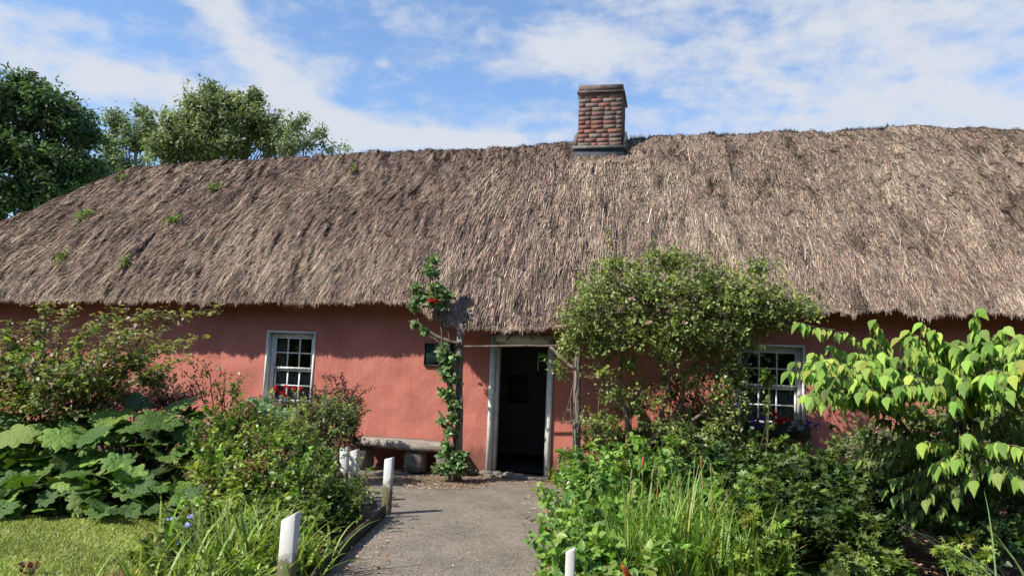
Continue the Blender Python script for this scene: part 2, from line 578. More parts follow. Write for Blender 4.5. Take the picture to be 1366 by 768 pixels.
blobs = [(60, 90, 170, 34, .42, -.2), (230, 120, 150, 34, .40, -.3), (300, 30, 110, 22, .34, -.75), (360, 90, 120, 34, .42, -.7), (440, 160, 120, 26, .46, -.45), (520, 182, 170, 17, .66, -.03), (650, 190, 60, 9, .5, 0),
         (745, 72, 62, 30, .52, .1), (560, 30, 60, 40, .14, -.4), (1000, 90, 240, 130, .27, .1), (1290, 110, 230, 170, .44, .0), (511, 85, 11, 7, .42, 0), (745, 183, 16, 8, .4, 0),
         (120, 30, 120, 14, .22, -.1), (880, 20, 160, 40, .16, .3)]
msk = None
for b in blobs:
    v = cloud_blob(*b); msk = v if msk is None else mth('ADD', msk, v)
mp = nt.nodes.new('ShaderNodeMapping'); mp.vector_type = 'POINT'
# stretch the texture along the wind
mp.inputs['Rotation'].default_value = (0, rad(24), -YAW)
mp.inputs['Scale'].default_value = (5, 5, 17)
nt.links.new(tc.outputs['Generated'], mp.inputs[0])
n1 = nt.nodes.new('ShaderNodeTexNoise'); n1.inputs['Scale'].default_value = 1.3; n1.inputs['Detail'].default_value = 9; n1.inputs['Roughness'].default_value = .6
n1.inputs['Distortion'].default_value = .35
nt.links.new(mp.outputs[0], n1.inputs['Vector'])
mp2 = nt.nodes.new('ShaderNodeMapping'); mp2.inputs['Scale'].default_value = (9, 9, 14)
nt.links.new(tc.outputs['Generated'], mp2.inputs[0])
n2 = nt.nodes.new('ShaderNodeTexNoise'); n2.inputs['Scale'].default_value = 2.6; n2.inputs['Detail'].default_value = 8; n2.inputs['Roughness'].default_value = .58
nt.links.new(mp2.outputs[0], n2.inputs['Vector'])
nz = mth('ADD', mth('MULTIPLY', n1.outputs['Fac'], .65), mth('MULTIPLY', n2.outputs['Fac'], .45))
val = mth('ADD', mth('MULTIPLY', mth('SUBTRACT', nz, .55), 2.3), msk)
mr = nt.nodes.new('ShaderNodeMapRange'); mr.interpolation_type = 'SMOOTHSTEP'
nt.links.new(val, mr.inputs[0]); mr.inputs[1].default_value = -.08; mr.inputs[2].default_value = .72; mr.inputs[3].default_value = .03; mr.inputs[4].default_value = .95
mxw = nt.nodes.new('ShaderNodeMix'); mxw.data_type = 'RGBA'
nt.links.new(mr.outputs[0], mxw.inputs[0])
skg = nt.nodes.new('ShaderNodeMix'); skg.data_type = 'RGBA'; skg.blend_type = 'MULTIPLY'; skg.inputs[0].default_value = 1
nt.links.new(sky.outputs[0], skg.inputs[6]); skg.inputs[7].default_value = (1.0, 1.14, 1.28, 1)
nt.links.new(skg.outputs[2], mxw.inputs[6]); mxw.inputs[7].default_value = (4.15, 4.35, 4.75, 1)
nt.links.new(mxw.outputs[2], bg.inputs[0])

scene.view_settings.view_transform = 'Standard'; scene.view_settings.look = 'None'
scene.view_settings.exposure = .6; scene.view_settings.gamma = 1

# ------------------------------------------------------------------ ground
g = MB()
g.add([(-500, -500, -.02), (500, -500, -.02), (500, 900, -.02), (-500, 900, -.02)], [(0, 1, 2, 3)])
tag(g.build('ground', 'lawn'), kind='structure')
# garden soil around the cottage, gently uneven
xs = np.linspace(-16, 16, 161); ys = np.linspace(-14, 1.5, 90)
XX, YY = np.meshgrid(xs, ys); ZZ = -.014 + 0 * XX
idx = np.arange(XX.size).reshape(XX.shape)
fa = np.stack([idx[:-1, :-1], idx[:-1, 1:], idx[1:, 1:], idx[1:, :-1]], -1).reshape(-1, 4)
MB().add(np.stack([XX, YY, ZZ], -1).reshape(-1, 3), fa).build('soil_bed', 'soil', smooth=True)
tag(bpy.data.objects['soil_bed'], kind='structure')


def sheet(name, pts, z, mat):
    p = [(float(a), float(b), z) for a, b in pts]
    return tag(MB().add(p, [tuple(range(len(p)))]).build(name, mat), kind='structure')


LEFT_EDGE = [onZ(x, y)[:2] for x, y in ((470, 634), (490, 650), (503, 672), (505, 690), (472, 722), (430, 766), (372, 840))]
RIGHT_EDGE = [onZ(x, y)[:2] for x, y in ((762, 640), (750, 660), (748, 690), (744, 730), (742, 770), (745, 850))]
LEFT_EDGE = LEFT_EDGE + [np.array([LEFT_EDGE[-1][0] - .6, -14.0])]
RIGHT_EDGE = RIGHT_EDGE + [np.array([RIGHT_EDGE[-1][0] + .5, -14.0])]
path_poly = [(LEFT_EDGE[0][0] - .5, -.0)] + [tuple(p) for p in LEFT_EDGE] + [tuple(p) for p in RIGHT_EDGE[::-1]] + [(RIGHT_EDGE[0][0], -.0)]
sheet('path', path_poly, -.006, 'path')

# lawn on the left: edge follows the big-leaved plants
lawn_edge = [onZ(x, y)[:2] for x, y in ((-500, 680), (-200, 676), (0, 680), (120, 684), (235, 688), (262, 705), (235, 735), (200, 775), (180, 840))]
lawn_poly = [tuple(p) for p in lawn_edge] + [(lawn_edge[-1][0], -14.0), (-15.5, -14.0), (-15.5, lawn_edge[0][1])]
sheet('lawn', lawn_poly, -.008, 'lawn')
sheet('lawn_strip', [tuple(onZ(x, y)[:2]) for x, y in ((1010, 775), (1060, 750), (1110, 752), (1150, 775), (1200, 860), (1000, 860))], -.008, 'lawn')


def in_poly(P, poly):
    x, y = P[:, 0], P[:, 1]; c = np.zeros(len(P), bool); n = len(poly); j = n - 1
    for i in range(n):
        xi, yi = poly[i]; xj, yj = poly[j]
        hit = ((yi > y) != (yj > y)) & (x < (xj - xi) * (y - yi) / (yj - yi + 1e-12) + xi)
        c ^= hit; j = i
    return c


# blades of grass over the visible lawn
P = np.stack([R.uniform(-9, 2, 420000), R.uniform(-9.5, -3.0, 420000)], 1)
vis = (P - CAM[:2]) @ Fv[:2]; uu = ((P - CAM[:2]) @ R0[:2]) / np.maximum(vis, .1)
P = P[in_poly(P, lawn_poly) & (vis > 3.2) & (uu > -.85)]
P = P[:130000]
n = len(P)
pt = fbm(P[:, 0] * 2.2, P[:, 1] * 2.2, 5)
gc = pick([(.30, .36, .075), (.35, .40, .09), (.23, .30, .06), (.44, .42, .17)], n, .2) * (.7 + .6 * pt)[:, None]
mb = MB()
blades(mb, np.column_stack([P, np.full(n, -.008)]), R.uniform(0, 6.28, n), R.uniform(.015, .04, n) * (.7 + .8 * pt), R.uniform(.2, 1.2, n), .006, gc, 2, .8)
P2 = R.uniform(0, 1, (9000, 2)) * [2.2, 1.5] + onZ(1010, 775)[:2] + [-.2, -.7]
P2 = P2[in_poly(P2, [tuple(onZ(x, y)[:2]) for x, y in ((1010, 775), (1060, 750), (1110, 752), (1150, 775), (1200, 860), (1000, 860))])]
n = len(P2)
blades(mb, np.column_stack([P2, np.full(n, -.008)]), R.uniform(0, 6.28, n), R.uniform(.03, .08, n), R.uniform(.1, .9, n), .006, pick([(.15, .22, .04)], n), 2, .8)
tag(mb.build('grass', 'leaf_soft'), 'short mown grass with worn straw coloured patches', 'grass', kind='stuff')

# fallen leaves and straw bits
mb = MB()


def litter(px0, px1, py0, py1, n, size=.03):
    pp = np.array([onZ(a, b) for a, b in zip(R.uniform(px0, px1, n), R.uniform(py0, py1, n))]); pp[:, 2] = R.uniform(.0, .012, n)
    pp = pp[pp[:, 1] < -.03]; n = len(pp)
    yd = rdir(n); yd[:, 2] *= .15
    nr = unit(np.array([0, 0, 1]) + R.normal(0, .35, (n, 3)))
    mb.inst(SM, SMF, pp, yd, nr, size * R.uniform(.4, 1.2, n), pick([(.30, .15, .07), (.38, .22, .12), (.18, .09, .05), (.45, .33, .2)], n, .2), R.uniform(.5, 1))


litter(480, 760, 634, 646, 1500, .035); litter(540, 650, 636, 652, 900, .04); litter(425, 520, 690, 768, 450, .035); litter(730, 765, 690, 768, 420, .04); litter(500, 760, 650, 768, 260, .026); litter(10, 250, 692, 768, 70, .03)
litter(1100, 1420, 665, 800, 5000, .05); litter(250, 420, 560, 680, 400, .04); litter(700, 1366, 640, 700, 1500, .05)
tag(mb.build('leaf_litter', 'dry'), 'brown fallen leaves and straw along the path edges and beds', 'leaf litter', kind='stuff')

# ------------------------------------------------------------------ cottage
house = thing('thatched_cottage', (0, 0, 0), 'long salmon-pink cottage with a shaggy thatched roof and open doorway', 'cottage')
XL_WALL, XR_WALL = -9.6, 12.6
eave_px = [(-120, 401, -.45), (0, 401, -.45), (270, 402, -.45), (520, 403, -.45), (560, 408, -.5), (590, 428, -.66), (620, 437, -.75), (700, 438, -.78),
           (745, 436, -.75), (790, 425, -.62), (830, 416, -.5), (960, 414, -.5), (1080, 414, -.5), (1366, 419, -.5)]
EV = np.array([onY(a, b, c) for a, b, c in eave_px])
ridge_px = [(180, 224), (300, 214), (460, 206), (600, 200), (740, 194), (800, 190), (850, 186), (900, 182), (1000, 179), (1100, 175), (1200, 171), (1300, 172), (1366, 175)]
YR = 3.0
RG = np.array([onY(a, b, YR) for a, b in ridge_px])
XRIDGE = RG[0, 0]
# hip corner so that the verge passes through (0,298)
best = None
for xc in np.linspace(XRIDGE - 5, XRIDGE - .5, 200):
    A = RG[0]; Bq = np.array([xc, -.45, EV[0, 2]])
    dmin = 9
    for t in np.linspace(0, 1, 60):
        q = A + (Bq - A) * t - CAM
        u = q @ Rv / (q @ Fv) * F_PX + 683; v = 384 - q @ Uv / (q @ Fv) * F_PX
        dd = math.hypot(u - 0, v - 309)
        dmin = min(dmin, dd) if dmin != 9 else dd
    if best is None or dmin < best[0]: best = (dmin, xc)
XHIP = best[1]
XR_END = 13.4
YB = 6.45


def eave(x):
    return np.interp(x, EV[:, 0], EV[:, 1]), np.interp(x, EV[:, 0], EV[:, 2])


def smin(a, b, k):
    h = np.clip(.5 + .5 * (b - a) / k, 0, 1)
    return b * (1 - h) + a * h - k * h * (1 - h)


K = .13


def zroof(x, y, disp=True):
    x = np.asarray(x, float); y = np.asarray(y, float)
    ye, ze = eave(x); zr = np.interp(x, RG[:, 0], RG[:, 2])
    a = np.where(y <= YR, (y - ye) / (YR - ye), 1 + 0 * y); b = np.where(y > YR, (YB - y) / (YB - YR), 1.0)
    a = (y - ye) / (YR - ye); b = (YB - y) / (YB - YR)
    mm = smin(a, b, K) / (1 - K / 4)
    c = (x - XHIP) / (XRIDGE - XHIP); mm = smin(mm, c, .10)
    c2 = (XR_END - x) / 2.6; mm = smin(mm, c2, .10)
    gm = np.where(mm > 0, mm * (1 + .20 * (1 - mm)), mm * 1.2)
    z = ze + .10 + (zr - ze - .10) * gm
    if disp:
        s = np.clip(mm, 0, 1)
        al = y * 1.35
        sk = x + .12 * np.sin(al * 1.7)
        z = z + .085 * (fbm(x * .8, al * .7, 31) - .5) + .10 * (fbm(sk * 4.5, al * 1.3, 7) - .5) + .075 * (fbm(sk * 16, al * 5.0, 17) - .5) - .06 * np.clip((vn(sk * 7, al * 2.4, 77) - .72) * 5, 0, 1)
    return z


xs = np.arange(XHIP, XR_END + .01, .05); ss = np.concatenate([np.linspace(0, 1, 90), np.linspace(1, 2, 36)[1:]])
XX, SS = np.meshgrid(xs, ss)
ye, ze = eave(XX)
YY = np.where(SS < 1, ye + SS * (YR - ye), YR + (SS - 1) * (YB - YR))
ZZ = zroof(XX, YY) - .03
rows = [np.stack([XX[0], YY[0] + .55, ze[0] + .22], -1), np.stack([XX[0], YY[0] + .02, ze[0] + .01], -1)] + [np.stack([XX[i], YY[i], ZZ[i]], -1) for i in range(len(ss))] + [np.stack([XX[0], YY[-1] - .5, ze[0] + .2], -1)]
G = np.stack(rows); nr_, nc_ = G.shape[:2]
idx = np.arange(nr_ * nc_).reshape(nr_, nc_)
fa = np.stack([idx[:-1, :-1], idx[:-1, 1:], idx[1:, 1:], idx[1:, :-1]], -1).reshape(-1, 4)
mb = MB(); mb.add(G.reshape(-1, 3), fa, (.075, .055, .045))
cotR = mb

# straw: real strands laid down the slope
def straw(n, xa, xb, s0, s1, len_, wid, lift, ang, seed=0, dark=1.0, down=0.0, light=0.0):
    x = R.uniform(xa, xb, n); s = R.uniform(s0, s1, n)
    ye, ze = eave(x); y = ye + s * (YR - ye)
    e = .04
    zx = (zroof(x + .15, y, False) - zroof(x - .15, y, False)) / .3; zy = (zroof(x, y + e, False) - zroof(x, y - e, False)) / (2 * e)
    gx, gy = -zx, -zy; gl = np.sqrt(gx * gx + gy * gy) + 1e-6
    hd = np.stack([gx / gl, gy / gl], 1); hd[y > YR - .0] = hd[y > YR - .0]
    an = R.normal(0, ang, n) + .45 * (fbm(x * .9, y * .9, 55) - .5) - .16 * np.clip((-x - .8) / 1.5, 0, 1) + .16 * np.clip((x - 2.2) / 1.5, 0, 1)
    ca, sa = np.cos(an), np.sin(an)
    hd = np.stack([hd[:, 0] * ca - hd[:, 1] * sa, hd[:, 0] * sa + hd[:, 1] * ca], 1)
    L = len_ * R.uniform(.5, 1.4, n); cosang = 1 / np.sqrt(1 + gl * gl)
    L = np.minimum(L, (np.maximum(y - ye, 0) + R.uniform(.015, .05, n)) / cosang)
    W = wid * R.uniform(.6, 1.5, n)
    side = np.stack([-hd[:, 1], hd[:, 0]], 1); 
    V = []
    lf = lift * R.uniform(-.15, 1, n) ** 1
    for t in (0, .5, 1.0):
        px = x + hd[:, 0] * L * t * cosang; py = y + hd[:, 1] * L * t * cosang
        yl, _ = eave(px)
        over = np.maximum(yl - py, 0)
        pyc = np.maximum(py, yl - .05)
        pz = zroof(px, pyc) + lf * t - .008 - over * .8 - down * t * L
        c = np.stack([px, pyc, pz], 1)
        wv = np.column_stack([side, R.normal(0, .35, n)]) * (W * (1 - .4 * t) * .5)[:, None]
        V += [c - wv, c + wv]
    V = np.stack(V, 1)
    fa = np.array([(0, 1, 3, 2), (2, 3, 5, 4)])
    FA = (fa[None] + (np.arange(n) * 6)[:, None, None]).reshape(-1, 4)
    # weathering: broad brown / grey / pale patches are in the reed itself
    q = fbm(x * 1.1, y * 1.5, 91); q2 = fbm(x * 8 + y * .8, y * 1.3, 97)
    base = pick([(.25, .168, .125), (.31, .21, .155), (.12, .082, .066), (.23, .175, .15), (.42, .305, .215), (.045, .034, .031), (.29, .17, .115), (.08, .06, .055)], n, .22)
    pale = pick([(.48, .37, .255), (.41, .305, .215), (.60, .48, .34), (.16, .12, .095), (.30, .21, .15)], n, .2)
    kf = np.clip((q - .47) * 3 + (q2 - .5) * 3.4 + R.normal(0, .3, n) + light, 0, 1)[:, None]
    # right-hand half of the roof is the newer, paler coat
    newer = np.clip((x - .9) / .8, 0, 1)[:, None] * .26
    kk = np.clip(kf * .6 + newer * R.uniform(0, 1.6, (n, 1)), 0, 1)
    C = (base * (1 - kk) + pale * kk) * dark
    dk = np.clip((fbm(x * 5, y * 2.6, 131) + .35 * (vn(x * 22, y * 7, 133) - .5) - .60) * 5, 0, 1)[:, None]
    C = C * (1 - .75 * dk * (R.uniform(0, 1, (n, 1)) < .75)) * R.uniform(.45, 1.4, (n, 1))
    cotR.add(V.reshape(-1, 3), FA, np.repeat(C, 6, axis=0))


XV = 10.2
straw(250000, XHIP + .1, XV, 0, 1.0, .17, .0062, .034, .20)
straw(70000, XHIP + .1, XV, .0, 1.0, .30, .0065, .045, .17)
straw(9000, XHIP + .1, XV, .0, 1.0, .38, .0075, .07, .36, light=.9)
straw(60000, XHIP + .1, XV, .0, 1.0, .09, .009, .05, .45)
straw(6000, XHIP + .1, XV, .985, 1.05, .14, .007, .045, .4)
straw(48000, XHIP + .1, XV, -.012, .035, .13, .007, .02, .14, down=.15)
straw(5000, XHIP + .1, XV, -.014, .02, .10, .006, .0, .5, down=.6)
# tired, swept-down coat over the door
dx0, dx1 = EV[5, 0], EV[9, 0]
straw(12000, dx0 - .3, dx1 + .2, .0, .8, .38, .010, .07, .10, light=.25)
roof = cotR.build('roof', 'straw', house)

# ridge: dark heather tufts poking out right of the chimney
mb = MB()
for (a, b) in ((840, 868), (945, 980), (1045, 1062), (1125, 1185), (690, 745)):
    nn = int((b - a) * 26)
    pxs = R.uniform(a, b, nn)
    pts = np.array([onY(p, 190, YR + R.uniform(.0, .25)) for p in pxs])
    pts[:, 2] = zroof(pts[:, 0], pts[:, 1]) - .02
    blades(mb, pts, R.uniform(0, 6.28, nn), R.uniform(.05, .13 if a != 840 else .17, nn) * (.6 if a == 690 else 1), R.uniform(0, .8, nn), .012, pick([(.035, .03, .03), (.06, .05, .045), (.10, .08, .07)], nn), 3, .6)
mb.build('ridge_tuft', 'straw', roof)

# walls with openings
WL = dict(x0=onY(354, 480, 0)[0], x1=onY(419.5, 480, 0)[0], z1=onY(387, 441, 0)[2], z0=onY(387, 541, 0)[2])
WR = dict(x0=onY(978, 500, 0)[0], x1=onY(1074, 500, 0)[0], z1=onY(1040, 459, 0)[2], z0=onY(1040, 571, 0)[2])
DR = dict(x0=onY(648, 628, 0)[0], x1=onY(733.5, 632, 0)[0], z0=0, z1=onY(700, 446, 0)[2])
print('openings', WL, WR, DR, 'hip', XHIP, XRIDGE, 'ridge z', RG[:, 2], 'eave', EV[:, 2])
WTOP = 2.78
holes = [WL, WR, DR]
xe = sorted(set(list(np.arange(XL_WALL, XR_WALL, .06)) + [h[k] for h in holes for k in ('x0', 'x1')] + [XR_WALL]))
zee = sorted(set(list(np.arange(-.05, WTOP, .06)) + [h[k] for h in holes for k in ('z0', 'z1')] + [WTOP]))
xe = np.array(xe); zee = np.array(zee)
XX, ZZ = np.meshgrid(xe, zee)


def wally(x, z):
    return .05 * (fbm(x * .7, z * .9, 61) - .5) + .034 * (fbm(x * 3.2, z * 4.5, 62) - .5)


YY = wally(XX, ZZ)
for h in holes:   # keep the openings' edges crisp
    dxh = np.maximum(np.maximum(h['x0'] - XX, XX - h['x1']), 0); dzh = np.maximum(np.maximum(h['z0'] - ZZ, ZZ - h['z1']), 0)
    YY = YY * np.clip(np.hypot(dxh, dzh) / .12, 0, 1)
idx = np.arange(XX.size).reshape(XX.shape)
fa = np.stack([idx[:-1, :-1], idx[:-1, 1:], idx[1:, 1:], idx[1:, :-1]], -1)
cx = (XX[:-1, :-1] + XX[1:, 1:]) / 2; cz = (ZZ[:-1, :-1] + ZZ[1:, 1:]) / 2
keep = np.ones(cx.shape, bool)
for h in holes: keep &= ~((cx > h['x0']) & (cx < h['x1']) & (cz > h['z0']) & (cz < h['z1']))
mb = MB(); mb.add(np.stack([XX, YY, ZZ], -1).reshape(-1, 3), fa[keep])
T = .5
mb.add([(XL_WALL, 0, -.05), (XL_WALL, 6, -.05), (XL_WALL, 6, 2.7), (XL_WALL, 0, 2.7)], [(0, 1, 2, 3)])
mb.add([(XR_WALL, 0, -.05), (XR_WALL, 6, -.05), (XR_WALL, 6, 2.7), (XR_WALL, 0, 2.7)], [(3, 2, 1, 0)])
mb.add([(XL_WALL, 6, -.05), (XR_WALL, 6, -.05), (XR_WALL, 6, 2.7), (XL_WALL, 6, 2.7)], [(0, 1, 2, 3)])
for h in holes:   # reveals
    x0, x1, z0, z1 = h['x0'], h['x1'], h['z0'], h['z1']
    mb.add([(x0, 0, z0), (x0, T, z0), (x0, T, z1), (x0, 0, z1)], [(0, 1, 2, 3)])
    mb.add([(x1, 0, z0), (x1, T, z0), (x1, T, z1), (x1, 0, z1)], [(3, 2, 1, 0)])
    mb.add([(x0, 0, z1), (x0, T, z1), (x1, T, z1), (x1, 0, z1)], [(0, 1, 2, 3)])
    mb.add([(x0, 0, z0), (x0, T, z0), (x1, T, z0), (x1, 0, z0)], [(3, 2, 1, 0)])
mb.build('wall', 'wall', house, smooth=False)

# interior: rear wall of the hall, partition, floor, ceiling
mb = MB()
dxm = (DR['x0'] + DR['x1']) / 2
mb.box((XL_WALL + .1, 5.0, -.04), (XR_WALL - .1, 5.05, 2.6))
mb.box((DR['x0'] - .9, 2.6, 0), (DR['x1'] - .38, 2.7, 2.5))
mb.build('inner_wall', 'interior', house)
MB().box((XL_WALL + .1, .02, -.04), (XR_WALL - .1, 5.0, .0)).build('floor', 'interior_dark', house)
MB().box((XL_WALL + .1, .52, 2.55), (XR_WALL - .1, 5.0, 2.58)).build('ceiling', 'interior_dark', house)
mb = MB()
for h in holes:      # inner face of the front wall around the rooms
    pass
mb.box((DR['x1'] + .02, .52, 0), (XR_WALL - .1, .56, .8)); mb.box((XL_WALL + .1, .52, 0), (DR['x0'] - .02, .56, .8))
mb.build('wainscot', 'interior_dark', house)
# picture hanging in the hall
px_, pz_ = onY(691, 519, 2.58)[0], onY(691, 519, 2.58)[2]
pic = thing('picture', (px_, 2.57, pz_), 'small dark framed picture hanging on the dim hall wall', 'picture')
MB().box((px_ - .17, 2.565, pz_ - .24), (px_ + .17, 2.595, pz_ - .21)).box((px_ - .17, 2.565, pz_ + .21), (px_ + .17, 2.595, pz_ + .24)).box((px_ - .17, 2.566, pz_ - .21), (px_ - .14, 2.595, pz_ + .21)).box((px_ + .14, 2.566, pz_ - .21), (px_ + .17, 2.595, pz_ + .21)).build('frame', 'black', pic)
MB().box((px_ - .14, 2.58, pz_ - .21), (px_ + .14, 2.594, pz_ + .21)).build('print', plain('faded_print', (.12, .10, .08)), pic)

# door frame
fr = MB(); x0, x1, z1 = DR['x0'], DR['x1'], DR['z1']
fr.box((x0 + .002, -.035, -.002), (x0 + .075, .06, z1 - .002)).box((x1 - .062, -.035, -.002), (x1 - .002, .06, z1 - .002)).box((x0 + .076, -.032, z1 - .115), (x1 - .063, .06, z1 - .003))
fr.box((x0 + .003, .062, -.002), (x0 + .115, .2, z1 - .004)).box((x1 - .10, .062, -.002), (x1 - .003, .2, z1 - .004)).box((x0 + .116, .062, z1 - .15), (x1 - .101, .2, z1 - .005))
fr.build('door_frame', 'paint', house)
MB().box((x0 + .02, -.22, -.03), (x1 - .0, .06, .035), jit=.006).build('doorstep', 'stone', house)
# open door leaf folded inside
dl = MB(); dl.box((x1 - .10, .25, .02), (x1 - .055, 1.05, z1 - .17))
for zz in (.15, 1.0): dl.box((x1 - .108, .35, zz), (x1 - .1005, .95, zz + .7))
dr = dl.build('door', 'dark_wood', house)
MB().tube([(x1 - .10, .98, .95), (x1 - .16, .98, .95), (x1 - .165, .9, .95)], .012, 8).build('handle', 'black', dr)


def window(h, name_label, curtain=True):
    x0, x1, z0, z1 = h['x0'], h['x1'], h['z0'], h['z1']
    W_, H_ = x1 - x0, z1 - z0
    yb = .13
    f = MB()       # lining boards of the reveal + box frame
    f.box((x0 + .002, -.012, z0 + .002), (x0 + .03, yb, z1 - .002)).box((x1 - .03, -.012, z0 + .002), (x1 - .002, yb, z1 - .002)).box((x0 + .031, -.010, z1 - .035), (x1 - .031, yb, z1 - .003))
    f.box((x0 + .031, yb - .04, z0 + .03), (x0 + .085, yb, z1 - .036)).box((x1 - .085, yb - .04, z0 + .03), (x1 - .031, yb, z1 - .036)).box((x0 + .086, yb - .039, z1 - .085), (x1 - .086, yb, z1 - .037))
    wn = f.build('window', 'paint', house)
    s = MB(); gx0, gx1 = x0 + .086, x1 - .086; gz1 = z1 - .086; gz0 = z0 + .05; mid = (gz0 + gz1) / 2 + .0
    b = .020
    for (za, zb, yy) in ((mid, gz1, yb - .03), (gz0, mid, yb + .012)):
        s.box((gx0, yy, za), (gx0 + .028, yy + .03, zb)).box((gx1 - .028, yy, za), (gx1, yy + .03, zb))
        s.box((gx0 + .028, yy + .001, zb - .034), (gx1 - .028, yy + .03, zb - .001)).box((gx0 + .028, yy + .001, za + .001), (gx1 - .028, yy + .03, za + .034))
        ww = (gx1 - gx0 - .056); zc = (za + zb) / 2
        for k in (1, 2):
            xx = gx0 + .028 + ww * k / 3; s.box((xx - b / 2, yy + .003, za + .034), (xx + b / 2, yy + .024, zb - .034))
        s.box((gx0 + .028, yy + .005, zc - b / 2), (gx1 - .028, yy + .022, zc + b / 2))
    s.build('sash', 'paint', wn)
    MB().add([(gx0, yb - .014, mid), (gx1, yb - .014, mid), (gx1, yb - .014, gz1), (gx0, yb - .014, gz1)], [(0, 1, 2, 3)]).add([(gx0, yb + .028, gz0), (gx1, yb + .028, gz0), (gx1, yb + .028, mid), (gx0, yb + .028, mid)], [(0, 1, 2, 3)]).build('pane', 'glass', wn)
    MB().box((x0 - .03, -.06, z0 - .05), (x1 + .03, yb, z0 + .028)).build('sill', 'paint', wn)
    # pleated net curtain
    nx = 90; u = np.linspace(0, 1, nx); cm = MB()
    for (za, zb, ua, ub) in ((gz0, mid + .02, 0, 1), (mid + .02, gz1, 0, .17)):
        uu_ = ua + (ub - ua) * u; xx = gx0 + uu_ * (gx1 - gx0); yy = .24 + .015 * np.sin(uu_ * 75)
        v = np.concatenate([np.stack([xx, yy, np.full(nx, za)], 1), np.stack([xx, yy, np.full(nx, zb)], 1)])
        cm.add(v, [(i, i + 1, nx + i + 1, nx + i) for i in range(nx - 1)])
    cm.build('curtain', 'lace', wn, smooth=True)


window(WL, ''); window(WR, '')
# dark panel behind each window standing in for room shade, so it reads deep
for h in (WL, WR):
    MB().box((h['x0'] - .6, 2.0, .0), (h['x1'] + .6, 2.05, 2.54)).build('dark_backing', 'interior_dark', house)

# plinth stones by the door
mb = MB()
for (a, b, s_) in ((622, 637, .09), (640, 639, .11), (655, 640, .08), (672, 641, .09)):
    p = onZ(a, b); c = np.array([p[0], -.12, .035])
    d = rdir(40); d = unit(d)
    import itertools
    lat = []
    for i in range(1, 6):
        for j in range(9):
            th = math.pi * i / 6; ph = 2 * math.pi * j / 9
            q = np.array([math.sin(th) * math.cos(ph) * s_, math.sin(th) * math.sin(ph) * s_ * .7, math.cos(th) * .045])
            lat.append(c + q * (1 + R.normal(0, .07)))
    fs = [(i * 9 + j, i * 9 + (j + 1) % 9, (i + 1) * 9 + (j + 1) % 9, (i + 1) * 9 + j) for i in range(4) for j in range(9)] + [tuple(range(9))[::-1]]
    st = MB().add(lat, fs).build('stone', M['stone'], None, True)
    tag(st, ['leftmost of four small rounded stones left of the doorstep', 'largest rounded stone just left of the doorstep', 'small stone touching the left door jamb', 'small flat stone in front of the doorstep'][[622, 640, 655, 672].index(a)], 'stone', 'small stones at the foot of the door wall')

# chimney
YC = 2.4
A = onY(770, 197, YC); B = onY(829, 194, YC); topb = onY(800, 125, YC)[2]; topc = onY(800, 115, YC)[2]
cx0, cx1 = A[0], B[0]; cz0 = (A[2] + B[2]) / 2
ch_depth = .78
sh_ = MB(); sh_.box((cx0 + .012, YC + .012, 4.3), (cx1 - .012, YC + ch_depth - .012, topb), (.20, .175, .15))
ncr = 12; hc = (topb - cz0) / ncr
for r_ in range(-3, ncr):
    z = cz0 + r_ * hc
    for face in range(4):
        Lf = (cx1 - cx0) if face % 2 == 0 else ch_depth
        off = .11 if (r_ + face) % 2 else 0
        edges = [0.0]; e = (off if off else .225) + R.uniform(-.025, .025)
        while e < Lf - .05: edges.append(e); e += R.choice([.225, .225, .21, .11]) + R.uniform(-.012, .012)
        edges.append(Lf)
        for q0, q1 in zip(edges[:-1], edges[1:]):
            rel = (r_ + 3) / (ncr + 3)
            pal = [(.19, .088, .068), (.175, .085, .068), (.16, .092, .075), (.135, .09, .078), (.165, .125, .105), (.11, .085, .075)]
            wts = np.array([1.6 - rel, 1.4 - rel, 1, .4 + rel, .3 + .7 * rel, .15 + .9 * rel]); wts /= wts.sum()
            c = np.array(pal[R.choice(6, p=wts)]) * R.uniform(.85, 1.15)
            j = R.uniform(-.006, .005); g0 = .004; zt = z + hc - .009
            if face == 0: lo, hi = (cx0 + q0 + g0, YC - j - .002, z), (cx0 + q1 - g0, YC + .09, zt)
            elif face == 2: lo, hi = (cx0 + q0 + g0, YC + ch_depth - .09, z), (cx0 + q1 - g0, YC + ch_depth + j, zt)
            elif face == 1: lo, hi = (cx1 - .09, YC + .092 + q0 * .76, z), (cx1 + j, YC + .082 + q1 * .76, zt)
            else: lo, hi = (cx0 - j, YC + .092 + q0 * .76, z), (cx0 + .09, YC + .082 + q1 * .76, zt)
            sh_.box(lo, hi, c, jit=.0015)
M['cap'] = noisy_mat('sooty_cap', [(.3, (.05, .035, .03)), (.7, (.17, .12, .10))], 9, .9, .8, .02, 14)
M['brick'] = attr_mat('old_brick', .9, .15, 28)
chim = sh_.build('chimney', 'brick', house)
MB().box((cx0 - .035, YC - .04, topb + .002), (cx1 + .035, YC + ch_depth + .035, topb + .045), jit=.006).box((cx0 - .0, YC - .01, topb + .046), (cx1 + .0, YC + ch_depth, topc + .03), jit=.008).build('chimney_cap', M['cap'], chim)
fz = cz0
MB().box((cx0 - .085, YC - .10, fz - .055), (cx1 + .085, YC + ch_depth + .1, fz - .008), jit=.005).build('drip_slab', 'cement', chim)
